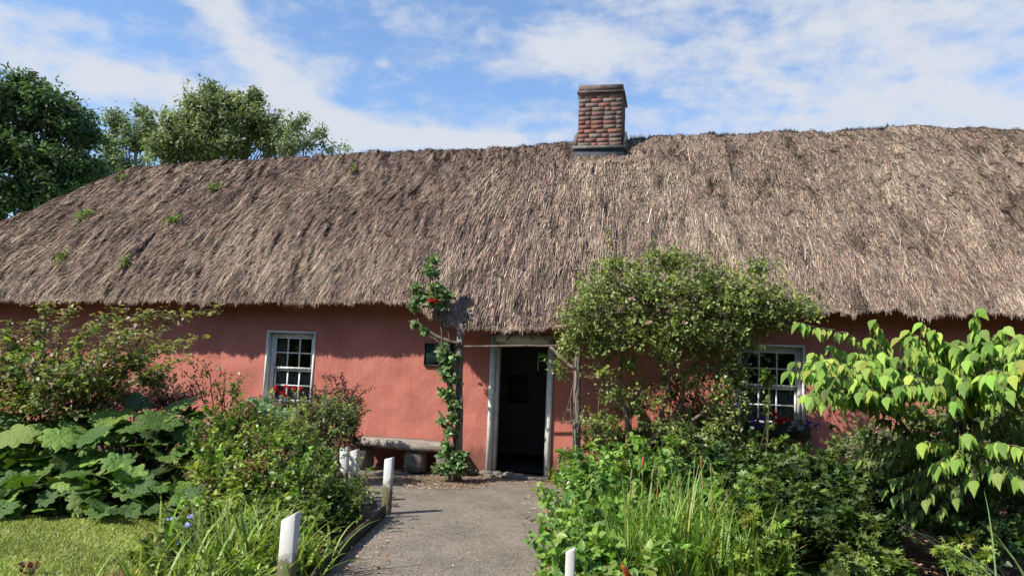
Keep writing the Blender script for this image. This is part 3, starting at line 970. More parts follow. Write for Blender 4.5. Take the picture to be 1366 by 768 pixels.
for sx_, xx in ((-1, cx0), (1, cx1)):
    a0, a1 = (xx - .075, xx - .012) if sx_ < 0 else (xx + .012, xx + .075)
    ls = MB(); ls.add([(a0, YC + .03, fz - .006), (a1, YC + .03, fz - .006), (a1, YC + .6, fz - .006), (a0, YC + .6, fz - .006), (a0, YC + .06, fz + .22), (a1, YC + .06, fz + .30), (a1, YC + .6, fz + .30), (a0, YC + .6, fz + .22)],
           [(0, 3, 2, 1), (4, 5, 6, 7), (0, 1, 5, 4), (1, 2, 6, 5), (2, 3, 7, 6), (3, 0, 4, 7)])
    ls.build('side_flashing', 'cement', chim)
MB().box((cx0 - .05, YC - .06, fz - .42), (cx1 + .05, YC + ch_depth + .06, fz - .057)).build('slate_base', 'slate', chim)

# ------------------------------------------------------------------ plaque and notice
p = onY(583, 473, -.03)
a = onY(568.5, 473, 0)[0]; b = onY(605, 473, 0)[0]; zt = onY(585, 459.5, 0)[2]; zb = onY(585, 487, 0)[2]
pq = thing('wall_plaque', (p[0], -.03, p[2]), 'dark green rectangular plaque on the pink wall beside the climbing rose', 'plaque')
MB().box((a, -.04, zb), (b, .02, zt)).build('board', 'plaque', pq)
MB().box((a - .015, -.052, zb - .015), (b + .015, .0, zb)).box((a - .015, -.052, zt), (b + .015, .0, zt + .015)).box((a - .015, -.051, zb), (a, .0, zt)).box((b, -.051, zb), (b + .015, .0, zt)).build('frame', 'black', pq)
ax = onY(718.5, 480, .55)[0]; bx = onY(731, 480, .55)[0]; zt = onY(722, 471, .55)[2]; zb = onY(722, 494, .55)[2]
nb = thing('notice', (ax, .55, zb), 'small green notice just inside the right door jamb', 'notice')
MB().box((ax, .55, zb + .14), (bx, .56, zb + .19)).build('board', 'sign_green', nb).name = 'lower_band'
MB().box((ax, .55, zt - .07), (bx, .56, zt)).build('upper_band', 'sign_light', nb)
MB().box((ax, .55, zb + .19), (bx, .561, zt - .07)).build('middle_band', 'sign_green', nb)
ltr = MB()
for k in range(4): ltr.box((ax + .02 + k * .028, .545, zt - .125), (ax + .036 + k * .028, .5495, zt - .10))
ltr.build('lettering', 'sign_white', nb)
MB().box((ax - .012, .548, zb), (ax - .001, .56, zt)).build('edge', 'sign_white', nb)

# ------------------------------------------------------------------ bench
bl = onY(470, 592, -.5); br = onY(600, 600, -.5)
bench = thing('stone_bench', ((bl[0] + br[0]) / 2, -.3, 0), 'weathered grey plank bench on rough stones under the pink wall', 'bench')
nx = 26; mb = MB(); vs = []; ztop = .44
for i, xx in enumerate(np.linspace(bl[0], br[0], nx)):
    fx = R.normal(0, .006); t = i / (nx - 1)
    y0 = -.50 - .02 * math.sin(t * 5) + fx; z0 = .335 + .012 * math.sin(t * 7) + R.normal(0, .004); z1 = ztop + .008 * math.sin(t * 4)
    vs += [(xx, y0, z0), (xx, y0 - .008, (z0 + z1) / 2), (xx, y0 + .012, z1), (xx, -.09, z1 + .004), (xx, -.09, z0)]
fs = [(i * 5 + j, i * 5 + (j + 1) % 5, (i + 1) * 5 + (j + 1) % 5, (i + 1) * 5 + j) for i in range(nx - 1) for j in range(5)] + [(0, 1, 2, 3, 4)[::-1], tuple((nx - 1) * 5 + j for j in range(5))]
mb.add(vs, fs).build('seat', 'weathered_wood', bench)


def rock(c, r, seed):
    V = []; n1, n2 = 12, 9
    for i in range(n2 + 1):
        for j in range(n1):
            th = math.pi * i / n2; ph = 2 * math.pi * j / n1
            d = np.array([math.sin(th) * math.cos(ph), math.sin(th) * math.sin(ph), math.cos(th)])
            d = np.sign(d) * np.abs(d) ** .45
            k = 1 + .16 * (vn(d[0] * 2 + seed, d[1] * 2 + d[2] * 2, seed) - .5)
            V.append(np.array(c) + d * np.array(r) * k)
    F = [(i * n1 + j, i * n1 + (j + 1) % n1, (i + 1) * n1 + (j + 1) % n1, (i + 1) * n1 + j) for i in range(n2) for j in range(n1)]
    return V, F


for pxx, wv in ((554, .15), (484, .12), (596, .13)):
    c = onY(pxx, 620, -.32); V, Fq = rock((c[0], -.31, .165), (wv, .16, .172), pxx)
    MB().add(V, Fq).build('support_stone', 'stone', bench, True)

# ------------------------------------------------------------------ white posts, edging
def mat_post():
    mt, nt, bs = newmat('post_paint'); v = mapping(nt, 1)
    c = ramp(nt, noise_node(nt, v, 7, 6, .7), [(.25, (.42, .40, .35)), (.42, (.50, .49, .46)), (.75, (.60, .59, .56))])
    sx = nt.nodes.new('ShaderNodeSeparateXYZ'); nt.links.new(v, sx.inputs[0])
    f2 = noise_node(nt, v, 14, 6, .7)
    ma = nt.nodes.new('ShaderNodeMath'); ma.operation = 'MULTIPLY_ADD'; nt.links.new(f2, ma.inputs[0]); ma.inputs[1].default_value = -.5; nt.links.new(sx.outputs[2], ma.inputs[2])
    c = mixc(nt, ramp(nt, ma.outputs[0], [(.0, (1, 1, 1)), (.10, (0, 0, 0))]), c, (.13, .12, .06))
    f3 = noise_node(nt, mapping(nt, (40, 40, 3)), 3, 6, .7)
    c = mixc(nt, ramp(nt, f3, [(.60, (0, 0, 0)), (.68, (.8, .8, .8))]), c, (.22, .18, .14))
    nt.links.new(c, bs.inputs['Base Color']); bs.inputs['Roughness'].default_value = .7; bs.inputs['Specular IOR Level'].default_value = .2
    bump(nt, bs, f3, .4, .003)
    return mt


M['post_paint'] = mat_post()


def post(bx, by, ht, w, rot, label, slope=.03):
    x, y = onZ(bx, by)[:2]
    c, s = math.cos(rot), math.sin(rot); v = []; e = .006
    oct_ = [(-.5 + e / w, -.5), (.5 - e / w, -.5), (.5, -.5 + e / w), (.5, .5 - e / w), (.5 - e / w, .5), (-.5 + e / w, .5), (-.5, .5 - e / w), (-.5, -.5 + e / w)]
    for z in (-.05, ht - .008, ht):
        k = .94 if z == ht else 1
        for a, b in oct_: v.append((a * w * k, b * w * k, z + (0 if z < 0 else a * slope)))
    v = np.array(v) + R.normal(0, .0008, (24, 3)); v[:, 0], v[:, 1] = v[:, 0] * c - v[:, 1] * s + x, v[:, 0] * s + v[:, 1] * c + y
    lean = R.normal(0, .012, 2); v[:, :2] += lean * v[:, 2:3]
    f = [(q * 8 + i, q * 8 + (i + 1) % 8, q * 8 + 8 + (i + 1) % 8, q * 8 + 8 + i) for q in (0, 1) for i in range(8)] + [tuple(range(16, 24))]
    return tag(MB().add(v, f).build('white_post', 'post_paint'), label, 'post', 'short white posts lining the path')


post(379, 806, .56, .095, .10, 'nearest white wooden post, in the strap leaves left of the path', .05)
post(515, 684, .56, .085, .06, 'white post standing free at the tarmac edge left of the path', .02)
post(458, 665, .57, .085, .05, 'left one of two close white posts sunk in the left shrubs', .02)
post(469, 668, .56, .085, .05, 'right one of two close white posts sunk in the left shrubs', .03)
post(757, 862, .54, .055, .1, 'nearest white post half hidden by leaves right of the path')
post(758, 712, .50, .055, .1, 'white post behind white flowers right of the path')

mb = MB()
ed = [onZ(x, y) for x, y in ((512, 688), (474, 722), (432, 764), (374, 842))]
for a, b in zip(ed[:-1], ed[1:]):
    d = unit(b - a); nn = np.array([-d[1], d[0], 0]) * .017
    z0 = np.array([0, 0, -.03]); z1 = np.array([0, 0, .10])
    mb.add([a - nn + z0, b - nn + z0, b + nn + z0, a + nn + z0, a - nn + z1, b - nn + z1, b + nn + z1, a + nn + z1], [(0, 3, 2, 1), (4, 5, 6, 7), (0, 1, 5, 4), (1, 2, 6, 5), (2, 3, 7, 6), (3, 0, 4, 7)])
tag(mb.build('edging_board', 'dark_wood'), 'dark timber edging board between path and left flower bed', 'edging')

# ------------------------------------------------------------------ pergola
pg = thing('pergola', (onY(690, 636, -.7)[0], -.7, 0), 'rustic pole pergola framing the cottage doorway', 'pergola')
YP = -.72


def pole(ctrl, r0, r1, name, parent, mat='pole_wood', n=10, jit=.004, k=9):
    P_ = path_pts(ctrl, n, jit)
    return MB().tube(P_, np.linspace(r0, r1, n) * (1 + R.normal(0, .05, n)), k, wob=.06).build(name, mat, parent, True)


lp = onY(611, 640, YP); lp[2] = -.05
rp = onY(770, 470, YP); rb = onY(768, 640, YP); rb[2] = -.05
pole([lp, onY(612, 560, YP), onY(614, 440, YP)], .055, .045, 'post', pg)
pole([rb, onY(769, 560, YP), onY(772, 440, YP)], .055, .047, 'post', pg)
pole([onY(606, 462, YP - .05), onY(680, 461, YP - .06), onY(740, 461, YP - .05), onY(790, 456, YP - .05)], .016, .013, 'crossbar', pg, 'bark')
pole([onY(566, 438, YP - .1), onY(590, 452, YP - .1), onY(614, 459, YP - .08)], .02, .028, 'brace', pg, 'bark')
pole([onY(734, 462, YP - .03), onY(750, 478, YP - .03), onY(767, 492, YP - .03)], .024, .022, 'brace', pg)
for pts in (((676, 452), (686, 444), (690, 436)), ((698, 436), (704, 444), (712, 453)), ((716, 440), (724, 448), (736, 458)), ((640, 450), (660, 447), (690, 440)), ((736, 458), (742, 446), (752, 436))):
    pole([onY(a, b, YP + .1) for a, b in pts], .017, .011, 'rafter', pg, 'bark')

# ------------------------------------------------------------------ plants: helpers
G_BRIGHT = [(.20, .30, .045), (.26, .35, .06), (.15, .24, .035), (.32, .37, .08)]
G_MID = [(.12, .18, .035), (.155, .22, .045), (.08, .13, .028), (.20, .26, .06)]
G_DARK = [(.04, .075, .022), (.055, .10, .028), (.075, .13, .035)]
G_OLIVE = [(.17, .21, .045), (.21, .24, .06), (.13, .17, .04), (.25, .28, .08)]
G_GREY = [(.20, .24, .12), (.27, .30, .17), (.14, .19, .08)]
PINKISH = [(.34, .22, .16), (.30, .24, .13), (.40, .29, .21), (.24, .26, .10), (.26, .30, .10)]


def shrub(name, label, cat, base_px, blobs_, tmpl, leaf, pal, per=9, spread=.16, dens=1.0, up=.6, droop=.2, mat='leaf', twigs=True, stems=6, group=None, sx=1.0,
          stem_mat='bark', stem_r=.012, extra=None, inner=.45, rough=.42, shoots=.12):
    """blobs_: (px, py, D, rx_px, ry_px, depth_m, n_clumps)"""
    b = onZ(*base_px) if len(base_px) == 2 else np.array([*at(*base_px)[:2], 0])
    b[2] = 0
    t = thing(name, b, label, cat, group)
    fol = MB(); stm = MB()
    for q, (px, py, D, rx, ry, rd, n_) in enumerate(blobs_):
        c = at(px, py, D); r = (rx * D / F_PX, rd, ry * D / F_PX)
        n_ = int(n_ * dens)
        P_, O_ = blob_pts(c, r, n_, inner, rough, q + len(label))
        k = P_[:, 2] > .03; P_, O_ = P_[k], O_[k]
        O_ = unit(O_ + np.array([0, 0, .45]) + R.normal(0, .3, O_.shape))
        clumps(fol, P_, O_, per, spread, tmpl, leaf, pal, up, droop, stm if twigs else None, sx=sx, twig_r=.0035)
        for k_ in range(int(n_ * shoots)):
            a_ = P_[R.integers(len(P_))]; o_ = unit(O_[R.integers(len(O_))] * .5 + (a_ - c) / (np.linalg.norm(a_ - c) + .01) + np.array([0, 0, .7])); ln_ = R.uniform(.10, .34) * (spread / .13)
            q_ = path_pts([a_ - o_ * .05, a_ + o_ * ln_ * .6 + R.normal(0, .01, 3), a_ + o_ * ln_ + np.array([0, 0, -.15 * ln_])], 9)
            stm.tube(q_, np.linspace(.003, .0012, 9), 3, cap=False)
            ps_ = np.repeat(q_[1:], 3, axis=0) + R.normal(0, leaf * .15, (24, 3))
            fol.inst(tmpl[0], tmpl[1], ps_, unit(rdir(24) + o_ * .5 + [0, 0, -droop]), unit(R.normal(0, .5, (24, 3)) + [0, 0, up]), leaf * R.uniform(.5, 1.1, 24), np.clip(pick(pal, 1, .15) * R.uniform(.85, 1.2, (24, 1)), 0, 1), sx)
        for s_ in range(stems):
            tip = P_[R.integers(len(P_))] if len(P_) else c
            mid = b * .5 + (c * .5 + tip * .5) * .5 + R.normal(0, .05, 3); st = b + R.normal(0, .05, 3) * [1, 1, 0]; st[2] = -.02
            stm.tube(path_pts([st, mid, tip], 8, .01), np.linspace(stem_r, stem_r * .3, 8), 5, cap=False)
    if extra: extra(fol, stm, t)
    if fol.n: fol.build('foliage', mat, t)
    if stm.n: stm.build('stem', stem_mat, t, True)
    return t


# ------------------------------------------------------------------ trees behind the roof
def tree(label, px, D, crown, trunk_r, pal, leaf=.17, per=11, spread=.7, seed=0, pull=.55):
    b = at(px, 460, D); b[2] = 0
    t = thing('tree', b, label, 'tree', 'trees behind the cottage')
    fol = MB(); tr = MB()
    top = max(at(x, y, D)[2] for x, y, *_ in crown)
    trunk = path_pts([b + [0, 0, -.2], b + [.2, .1, top * .35], b + [-.1, .2, top * .65]], 9, .05)
    tr.tube(trunk, np.linspace(trunk_r, trunk_r * .5, 9), 10, wob=.08)
    for (x, y, rx, ry, rd, n_) in crown:
        c = at(x, y, D); r = (rx * D / F_PX, rd, ry * D / F_PX)
        P_, O_ = blob_pts(c, r, n_, .3, .45, seed + int(x))
        O_ = unit(O_ + np.array([0, 0, .3]) + R.normal(0, .35, O_.shape))
        clumps(fol, P_, O_, per, spread, (SM, SMF), leaf, pal, .7, .35, None, sx=.95)
        st = trunk[R.integers(4, 9)]
        lp_ = path_pts([st, st * .45 + c * .55 + [0, 0, -.3], c], 8, .08)
        tr.tube(lp_, np.linspace(trunk_r * .42, trunk_r * .12, 8), 7, cap=False)
        for k in range(min(26, n_ // 12)):
            e = P_[R.integers(len(P_))]; s0 = lp_[R.integers(3, 8)]
            tr.tube(path_pts([s0, (s0 + e) / 2 + R.normal(0, .15, 3), e], 6, .03), np.linspace(trunk_r * .10, .012, 6), 4, cap=False)
    fol.build('crown', 'leaf_soft', t); tr.build('trunk', 'bark', t, True)


T_DARK = [(.075, .125, .06), (.10, .16, .075), (.125, .185, .08), (.08, .13, .065)]
T_MID = [(.17, .21, .11), (.20, .24, .12), (.14, .18, .09), (.25, .27, .15)]
T_PALE = [(.21, .25, .16), (.25, .29, .18), (.18, .22, .14)]
tree('tall dark leafy tree at the far left behind the cottage roof', 20, 24,
     [(20, 135, 60, 36, 1.8, 420), (75, 150, 50, 34, 1.6, 340), (108, 175, 32, 24, 1.3, 200), (10, 195, 75, 42, 2.2, 480), (85, 215, 55, 30, 1.8, 360), (118, 225, 28, 18, 1.2, 140), (30, 258, 70, 36, 2, 420),
      (-70, 160, 70, 60, 2.2, 420), (-60, 260, 80, 60, 2.2, 420), (0, 330, 90, 50, 2, 300), (90, 250, 40, 22, 1.6, 200), (38, 112, 28, 16, 1.2, 120)], .32, T_DARK, .155, 15, .62, 3)
tree('slender pale leaved tree between the dark tree and the broad one', 150, 34,
     [(155, 160, 20, 22, 1.0, 130), (178, 185, 26, 24, 1.3, 190), (148, 200, 16, 26, 1.0, 110), (200, 170, 18, 26, 1.0, 140), (170, 225, 34, 26, 1.5, 200), (190, 148, 10, 10, .7, 40)], .2, T_PALE, .17, 10, .6, 5)
tree('broad light green tree behind the roof ridge left of centre', 290, 32,
     [(285, 150, 44, 36, 2.0, 420), (240, 170, 34, 34, 1.6, 330), (335, 160, 40, 36, 1.8, 400), (290, 195, 70, 30, 2.2, 420), (225, 200, 34, 28, 1.6, 250), (370, 185, 34, 26, 1.5, 240), (283, 122, 14, 14, .8, 70), (340, 128, 14, 13, .8, 80), (262, 138, 18, 14, .9, 90), (312, 135, 16, 13, .8, 70)], .34, T_MID, .17, 11, .62, 8)
tree('sparse wispy tree at the right edge of the tree group', 400, 30,
     [(392, 168, 16, 20, .9, 60), (410, 188, 20, 18, .9, 60), (428, 176, 16, 12, .7, 32), (405, 158, 12, 10, .6, 22), (440, 196, 16, 6, .6, 18), (385, 195, 20, 16, .9, 70), (462, 197, 12, 4, .5, 8)], .12, T_PALE, .15, 8, .5, 11)

# ------------------------------------------------------------------ moss / weeds on the thatch
weed_specs = [(112, 291, 16, 9, 'largest green weed tuft on the far left thatch'), (286, 253, 12, 7, 'weed tuft high on the left thatch below the tree'), (81, 348, 9, 6, 'weed tuft low on the far left thatch'),
              (165, 355, 8, 6, 'weed tuft low on the left thatch near the eaves'), (229, 299, 14, 5, 'thin weed tuft in the middle of the left thatch'), (471, 231, 5, 4, 'tiny weed tuft near the ridge left of the chimney'), (163, 241, 8, 4, 'small weed tuft by the sloping left edge of the roof')]
for (px, py, rx, ry, lab) in weed_specs:
    # find the roof point under this pixel
    r_ = ray(px, py); ts = np.linspace(8, 20, 1200); pts = CAM + ts[:, None] * r_
    hit = np.argmax(pts[:, 2] < zroof(pts[:, 0], pts[:, 1])); c = pts[hit]
    n_ = rx * 10; rr = rx * ts[hit] / F_PX
    xx = c[0] + R.normal(0, rr * .45, n_); yy = c[1] + R.normal(0, ry * ts[hit] / F_PX * .7, n_)
    pp = np.stack([xx, yy, zroof(xx, yy) + .05 + R.uniform(0, .06, n_)], 1)
    mb = MB(); mb.inst(OV, OVF, pp, unit(rdir(n_) + [0, -.3, .3]), unit(R.normal(0, .4, (n_, 3)) + [0, -.5, 1]), R.uniform(.03, .06, n_), pick(G_MID, n_))
    tag(mb.build('weed_tuft', 'leaf_soft'), lab, 'weed', 'weeds growing on the thatch')

# ------------------------------------------------------------------ climbing rose (left of door)
rose = thing('climbing_rose', (lp[0], -.85, 0), 'climbing rose with glossy leaves trained up the left doorway pole', 'rose bush')
fol = MB(); stm = MB(); YRo = -.88
mains = [[(604, 640), (607, 600), (603, 560), (609, 510), (600, 470), (597, 440), (585, 410), (574, 380), (576, 345)], [(612, 640), (610, 590), (616, 540), (606, 490), (590, 462), (565, 440), (552, 415)], [(600, 640), (596, 570), (599, 530), (592, 480), (588, 430), (600, 405)]]
for mn in mains:
    stm.tube(path_pts([onY(a, b, YRo + R.uniform(-.08, .08)) for a, b in mn], 24, .008), np.linspace(.02, .006, 24), 6)
rc = [(577, 346, 10, 10, 26), (575, 362, 11, 10, 26), (583, 384, 12, 12, 34), (556, 384, 9, 8, 16), (563, 398, 14, 10, 32), (594, 393, 14, 6, 22), (580, 404, 22, 8, 34), (553, 431, 9, 6, 14), (567, 441, 7, 6, 12), (552, 410, 8, 8, 12),
      (591, 466, 9, 9, 20), (600, 478, 14, 9, 34), (594, 494, 12, 8, 30), (604, 505, 12, 9, 34), (598, 524, 14, 9, 40), (606, 540, 11, 9, 28), (604, 556, 9, 9, 22), (600, 575, 9, 9, 20), (596, 594, 10, 8, 20), (604, 606, 18, 9, 46), (600, 624, 22, 10, 54), (589, 560, 6, 12, 14), (615, 618, 10, 9, 22)]
for q, (x, y, rx, ry, n_) in enumerate(rc):
    c = onY(x, y, YRo); k = 10.2 / F_PX
    P_, O_ = blob_pts(c, (rx * k * 1.15, .16, ry * k * 1.1), int(n_ * 1.6), .2, .3, q)
    clumps(fol, P_, unit(O_ + [0, -.2, .2]), 4, .08, (OV, OVF), .062, [(.10, .18, .05), (.13, .22, .07), (.18, .27, .11), (.23, .29, .14)], .4, .3, stm, twig_r=.0025, sx=1.2)
fol.build('foliage', 'leaf_gloss', rose); stm.build('stem', 'bark', rose, True)


def petals(mb, c, r, n, colr, flat=.6):
    d = rdir(n); d[:, 2] = np.abs(d[:, 2]) * flat
    mb.inst(OV, OVF, np.tile(c, (n, 1)) + d * r * .15, d, unit(R.normal(0, .5, (n, 3)) + [0, -.3, 1]), r * R.uniform(.7, 1.1, n), pick([colr], n, .15), 1.5)


fl = MB(); petals(fl, onY(577, 402, YRo - .15), .075, 16, (.55, .07, .02)); fl.build('flower', 'petal', rose)

# ------------------------------------------------------------------ climber tree on the right
tb = at(868, 600, 9.5); tb[2] = 0
ct = thing('climber_tree', tb, 'wide tangled honeysuckle tree with pale bare trunks right of the door', 'tree')
fol = MB(); stm = MB()
crown = [(800, 395, 9.3, 40, 42, .5, 260), (775, 430, 9.35, 28, 36, .4, 200), (757, 458, 9.4, 16, 18, .3, 80), (850, 385, 9.2, 48, 42, .6, 340), (905, 380, 9.0, 52, 40, .65, 380), (955, 390, 8.9, 50, 38, .6, 340), (1005, 400, 8.9, 46, 34, .6, 270),
         (1045, 405, 8.8, 34, 22, .5, 150), (1070, 412, 8.8, 22, 16, .35, 60), (850, 440, 9.2, 55, 30, .6, 260), (920, 440, 9.0, 60, 34, .6, 320), (975, 442, 8.9, 42, 32, .6, 220), (1030, 428, 8.9, 34, 16, .4, 90), (968, 492, 8.9, 24, 38, .3, 130), (970, 548, 8.9, 28, 36, .3, 150), (984, 500, 8.8, 14, 34, .2, 70), (820, 520, 9.2, 34, 26, .3, 46), (870, 530, 9.2, 40, 30, .3, 50), (925, 505, 9.1, 34, 26, .3, 50), (800, 565, 9.1, 30, 26, .3, 60), (900, 570, 9.0, 44, 20, .3, 70), (800, 460, 9.3, 26, 20, .3, 110), (893, 470, 9.0, 24, 16, .4, 60),
         (745, 490, 9.35, 14, 16, .2, 24), (800, 490, 9.3, 22, 18, .3, 40), (840, 480, 9.3, 16, 18, .25, 34), (962, 570, 9.0, 26, 26, .3, 60), (935, 595, 8.8, 44, 20, .4, 90), (1010, 350, 9.0, 26, 10, .3, 36), (900, 345, 9.1, 50, 12, .4, 90), (820, 350, 9.3, 18, 14, .3, 36)]
for q, (px, py, D, rx, ry, rd, n_) in enumerate(crown):
    c = at(px, py, D)
    P_, O_ = blob_pts(c, (rx * D / F_PX, rd, ry * D / F_PX), int(n_ * .62), .3, .8, q + 40)
    O_ = unit(O_ + [0, 0, .35] + R.normal(0, .4, O_.shape))
    clumps(fol, P_, O_, 10, .15, (SM, SMF), .05, [(.15, .20, .04), (.19, .24, .055), (.24, .29, .07), (.11, .15, .035), (.28, .31, .12)], .5, .3, stm, twig_r=.003)
for q, (px, py, D, rx, ry, rd, n_) in enumerate(crown):
    P_, O_ = blob_pts(at(px, py, D), (rx * D / F_PX * 1.22, rd * 1.1, ry * D / F_PX * 1.25), int(n_ * .22), .85, .7, q + 90)
    clumps(fol, P_, unit(O_ + R.normal(0, .4, O_.shape) + [0, 0, .4]), 7, .15, (SM, SMF), .05, [(.19, .24, .055), (.24, .29, .07), (.30, .33, .10)], .5, .3, stm, twig_r=.003)
# long shoots above the crown
for (a, b, c_, d_) in ((815, 385, 812, 305), (868, 360, 868, 322), (1010, 390, 1015, 335), (1008, 380, 1000, 350), (880, 355, 905, 325), (760, 450, 742, 410), (1050, 410, 1092, 404)):
    P_ = path_pts([at(a, b, 9.1), at((a + c_) / 2 + 4, (b + d_) / 2, 9.1), at(c_, d_, 9.1)], 12, .006)
    stm.tube(P_, np.linspace(.006, .002, 12), 4)
    ps = np.repeat(P_[2:], 5, axis=0) + R.normal(0, .035, (50, 3)); n_ = len(ps)
    fol.inst(OV, OVF, ps, unit(rdir(n_) + [0, 0, -.2]), unit(R.normal(0, .5, (n_, 3)) + [0, 0, 1]), R.uniform(.03, .06, n_), pick(G_OLIVE, n_))
trunks = [([(836, 640), (838, 590), (837, 560), (829, 525), (827, 492), (829, 462), (822, 425), (812, 395)], 9.5, .034, .016), ([(838, 572), (832, 548), (825, 528)], 9.48, .02, .012),
          ([(866, 640), (868, 592), (880, 560), (891, 525), (889, 490), (883, 445), (880, 400)], 9.5, .035, .014), ([(880, 640), (883, 588), (898, 558), (909, 535), (912, 510), (926, 488), (946, 470), (962, 445), (975, 410)], 9.45, .036, .015),
          ([(872, 612), (900, 604), (914, 594)], 9.1, .016, .008), ([(884, 590), (916, 578), (940, 570)], 9.3, .022, .008), ([(925, 560), (948, 543), (968, 525), (985, 500), (1000, 470)], 9.2, .022, .012), ([(902, 475), (925, 470), (950, 440), (990, 420)], 9.2, .03, .014),
          ([(790, 612), (797, 560), (803, 510), (806, 488), (815, 484)], 9.3, .009, .006), ([(770, 530), (800, 518), (830, 500)], 9.5, .012, .008), ([(946, 470), (985, 480), (1010, 500)], 9.2, .014, .008), ([(836, 560), (850, 520), (870, 500)], 9.6, .012, .006),
          ([(765, 460), (790, 420), (830, 400)], 9.3, .016, .01)]
bk = MB()
for ctrl, D, r0, r1 in trunks:
    P_ = path_pts([at(a, b, D + R.normal(0, .04)) for a, b in ctrl], 22, .010)
    bk.tube(P_, np.linspace(r0, r1, 22) * (1 + R.normal(0, .08, 22)), 8, wob=.1)
fol.build('foliage', 'leaf', ct); stm.build('twigs', 'bark', ct); bk.build('trunk', 'bark_light', ct, True)
for (x, y) in ((912, 432), (866, 432), (842, 400)):
    fl = MB(); petals(fl, at(x, y, 8.5), .045, 14, (.55, .42, .33), .9); fl.build('blossom', 'petal', ct)
# twining stems at the right post
sv = thing('vine', (rb[0], -.8, 0), 'bare twining vine with a few leaves at the foot of the right pole', 'vine')
stm = MB(); fol = MB()
for mn in ([(763, 612), (765, 580), (761, 540), (766, 500), (764, 470)], [(766, 560), (752, 562), (756, 545)], [(762, 545), (757, 548), (760, 530)], [(768, 612), (764, 600), (772, 560), (766, 520)]):
    stm.tube(path_pts([onY(a, b, YP - .08) for a, b in mn], 16, .006), np.linspace(.012, .005, 16), 5)
for (x, y, n_) in ((753, 603, 14), (760, 610, 12), (748, 609, 8)):
    P_, O_ = blob_pts(onY(x, y, YP - .1), (.09, .08, .07), n_, .2, .3, x)
    clumps(fol, P_, O_, 3, .07, (OV, OVF), .055, G_GREY + G_OLIVE, .4, .3, stm, twig_r=.0025)
fol.build('foliage', 'leaf', sv); stm.build('stem', 'bark', sv)

# ------------------------------------------------------------------ left side planting
# arching pinkish shrub
def arching(fol, stm, t):
    hub = at(60, 600, 8.6); hub[2] = .1
    tips = [(290, 408, 8.2), (262, 448, 8.0), (235, 415, 8.3), (205, 412, 8.3), (160, 410, 8.5), (95, 405, 8.6), (250, 478, 7.9), (330, 500, 7.9), (180, 440, 8), (215, 440, 8.2), (130, 430, 8.3), (150, 470, 8), (40, 430, 8.5), (5, 440, 8.6), (235, 462, 8), (60, 405, 8.8)]
    for (x, y, D) in tips[:7] + tips[8:]:
        tip = at(x, y, D); mid = at(60 + (x - 60) * .55, max(y + 40, 455), D + .2)
        P_ = path_pts([hub, mid, tip], 26, .012)
        stm.tube(P_, np.linspace(.016, .004, 26), 5)
        ps = np.repeat(P_[8:], 9, axis=0); ps = ps + R.normal(0, .05, ps.shape) * [1, 1, .5]; n_ = len(ps)
        fol.inst(OV, OVF, ps, unit(rdir(n_) * [1, 1, .35] + [0, 0, -.15]), unit(R.normal(0, .28, (n_, 3)) + [0, 0, 1]), R.uniform(.04, .08, n_), pick(PINKISH + G_OLIVE, n_))


shrub('shrub', 'arching shrub with pink-tinged leaves in tiers at far left', 'shrub', (40, 470, 8.8),
      [(60, 485, 8.4, 80, 30, .5, 110), (20, 462, 8.6, 36, 14, .4, 26), (0, 505, 8.4, 75, 40, .6, 130), (110, 505, 8.2, 70, 30, .5, 110), (165, 478, 8.2, 40, 20, .4, 40), (60, 535, 8.2, 80, 26, .5, 120), (-90, 470, 8.6, 90, 70, .8, 200), (205, 500, 8.3, 28, 18, .3, 34)],
      (OV, OVF), .065, PINKISH + G_OLIVE + G_MID, 9, .2, up=1.6, droop=.1, extra=arching, stem_r=.014, rough=.45)

# giant round-leaved plants
def giant(name, label, leaves, base, pal, size_rng):
    b = np.array([*base[:2], 0.0]); t = thing(name, b, label, 'plant', 'big leaved plants in the left bed')
    fol = MB(); stm = MB()
    for (x, y, D, s_, az, tilt) in leaves:
        c = at(x, y, D)
        if c[2] < .06: c[2] = .06 + R.uniform(0, .06)
        r = s_ * D / F_PX
        az_v = np.array([math.cos(az), math.sin(az), 0])
        nrm = unit(np.array([az_v[0] * math.sin(tilt), az_v[1] * math.sin(tilt), math.cos(tilt)]))
        yd = unit(az_v * math.cos(tilt) - np.array([0, 0, math.sin(tilt)]))
        V = np.array(BIG[0]).copy(); V[:, 2] *= R.uniform(.6, 1.5); V[:, 2] += .06 * np.sin(V[:, 0] * 3 + R.uniform(0, 6)); V[:, 0] *= R.uniform(.85, 1.1)
        cc = pick(pal, 1, .16)
        fol.inst(V, BIG[1], c[None], yd[None], nrm[None], np.array([r]), cc)
        bb = b + R.normal(0, .12, 3) * [1, 1, 0]
        stm.tube(path_pts([bb, (bb + c) / 2 + [0, 0, -.02], c], 7), np.linspace(.016, .009, 7), 6, cap=False)
    fol.build('foliage', M['leaf_big'], t, True); stm.build('stem', 'stem', t, True)
    return t


def leafbig():
    mt = leaf_mat('big_leaf', .5, .25, .25)
    nt = mt.node_tree; bs = nt.nodes['Principled BSDF']
    v = mapping(nt, 1); bump(nt, bs, noise_node(nt, v, 32, 4), .9, .022)
    return mt


M['leaf_big'] = leafbig()
AZC = math.atan2(-Fv[1], -Fv[0])   # azimuth of directions pointing at the viewer's side of the garden


def rl(n, x0, x1, y0, y1, D0_, D1_, s0, s1):
    out = []
    for k in range(n):
        y = R.uniform(y0, y1); f_ = (y - y0) / (y1 - y0)
        out.append((R.uniform(x0, x1), y, D1_ + (D0_ - D1_) * f_ + R.normal(0, .1), R.uniform(s0, s1), AZC + R.normal(0, 1.3), R.uniform(.1, 1.0)))
    return out


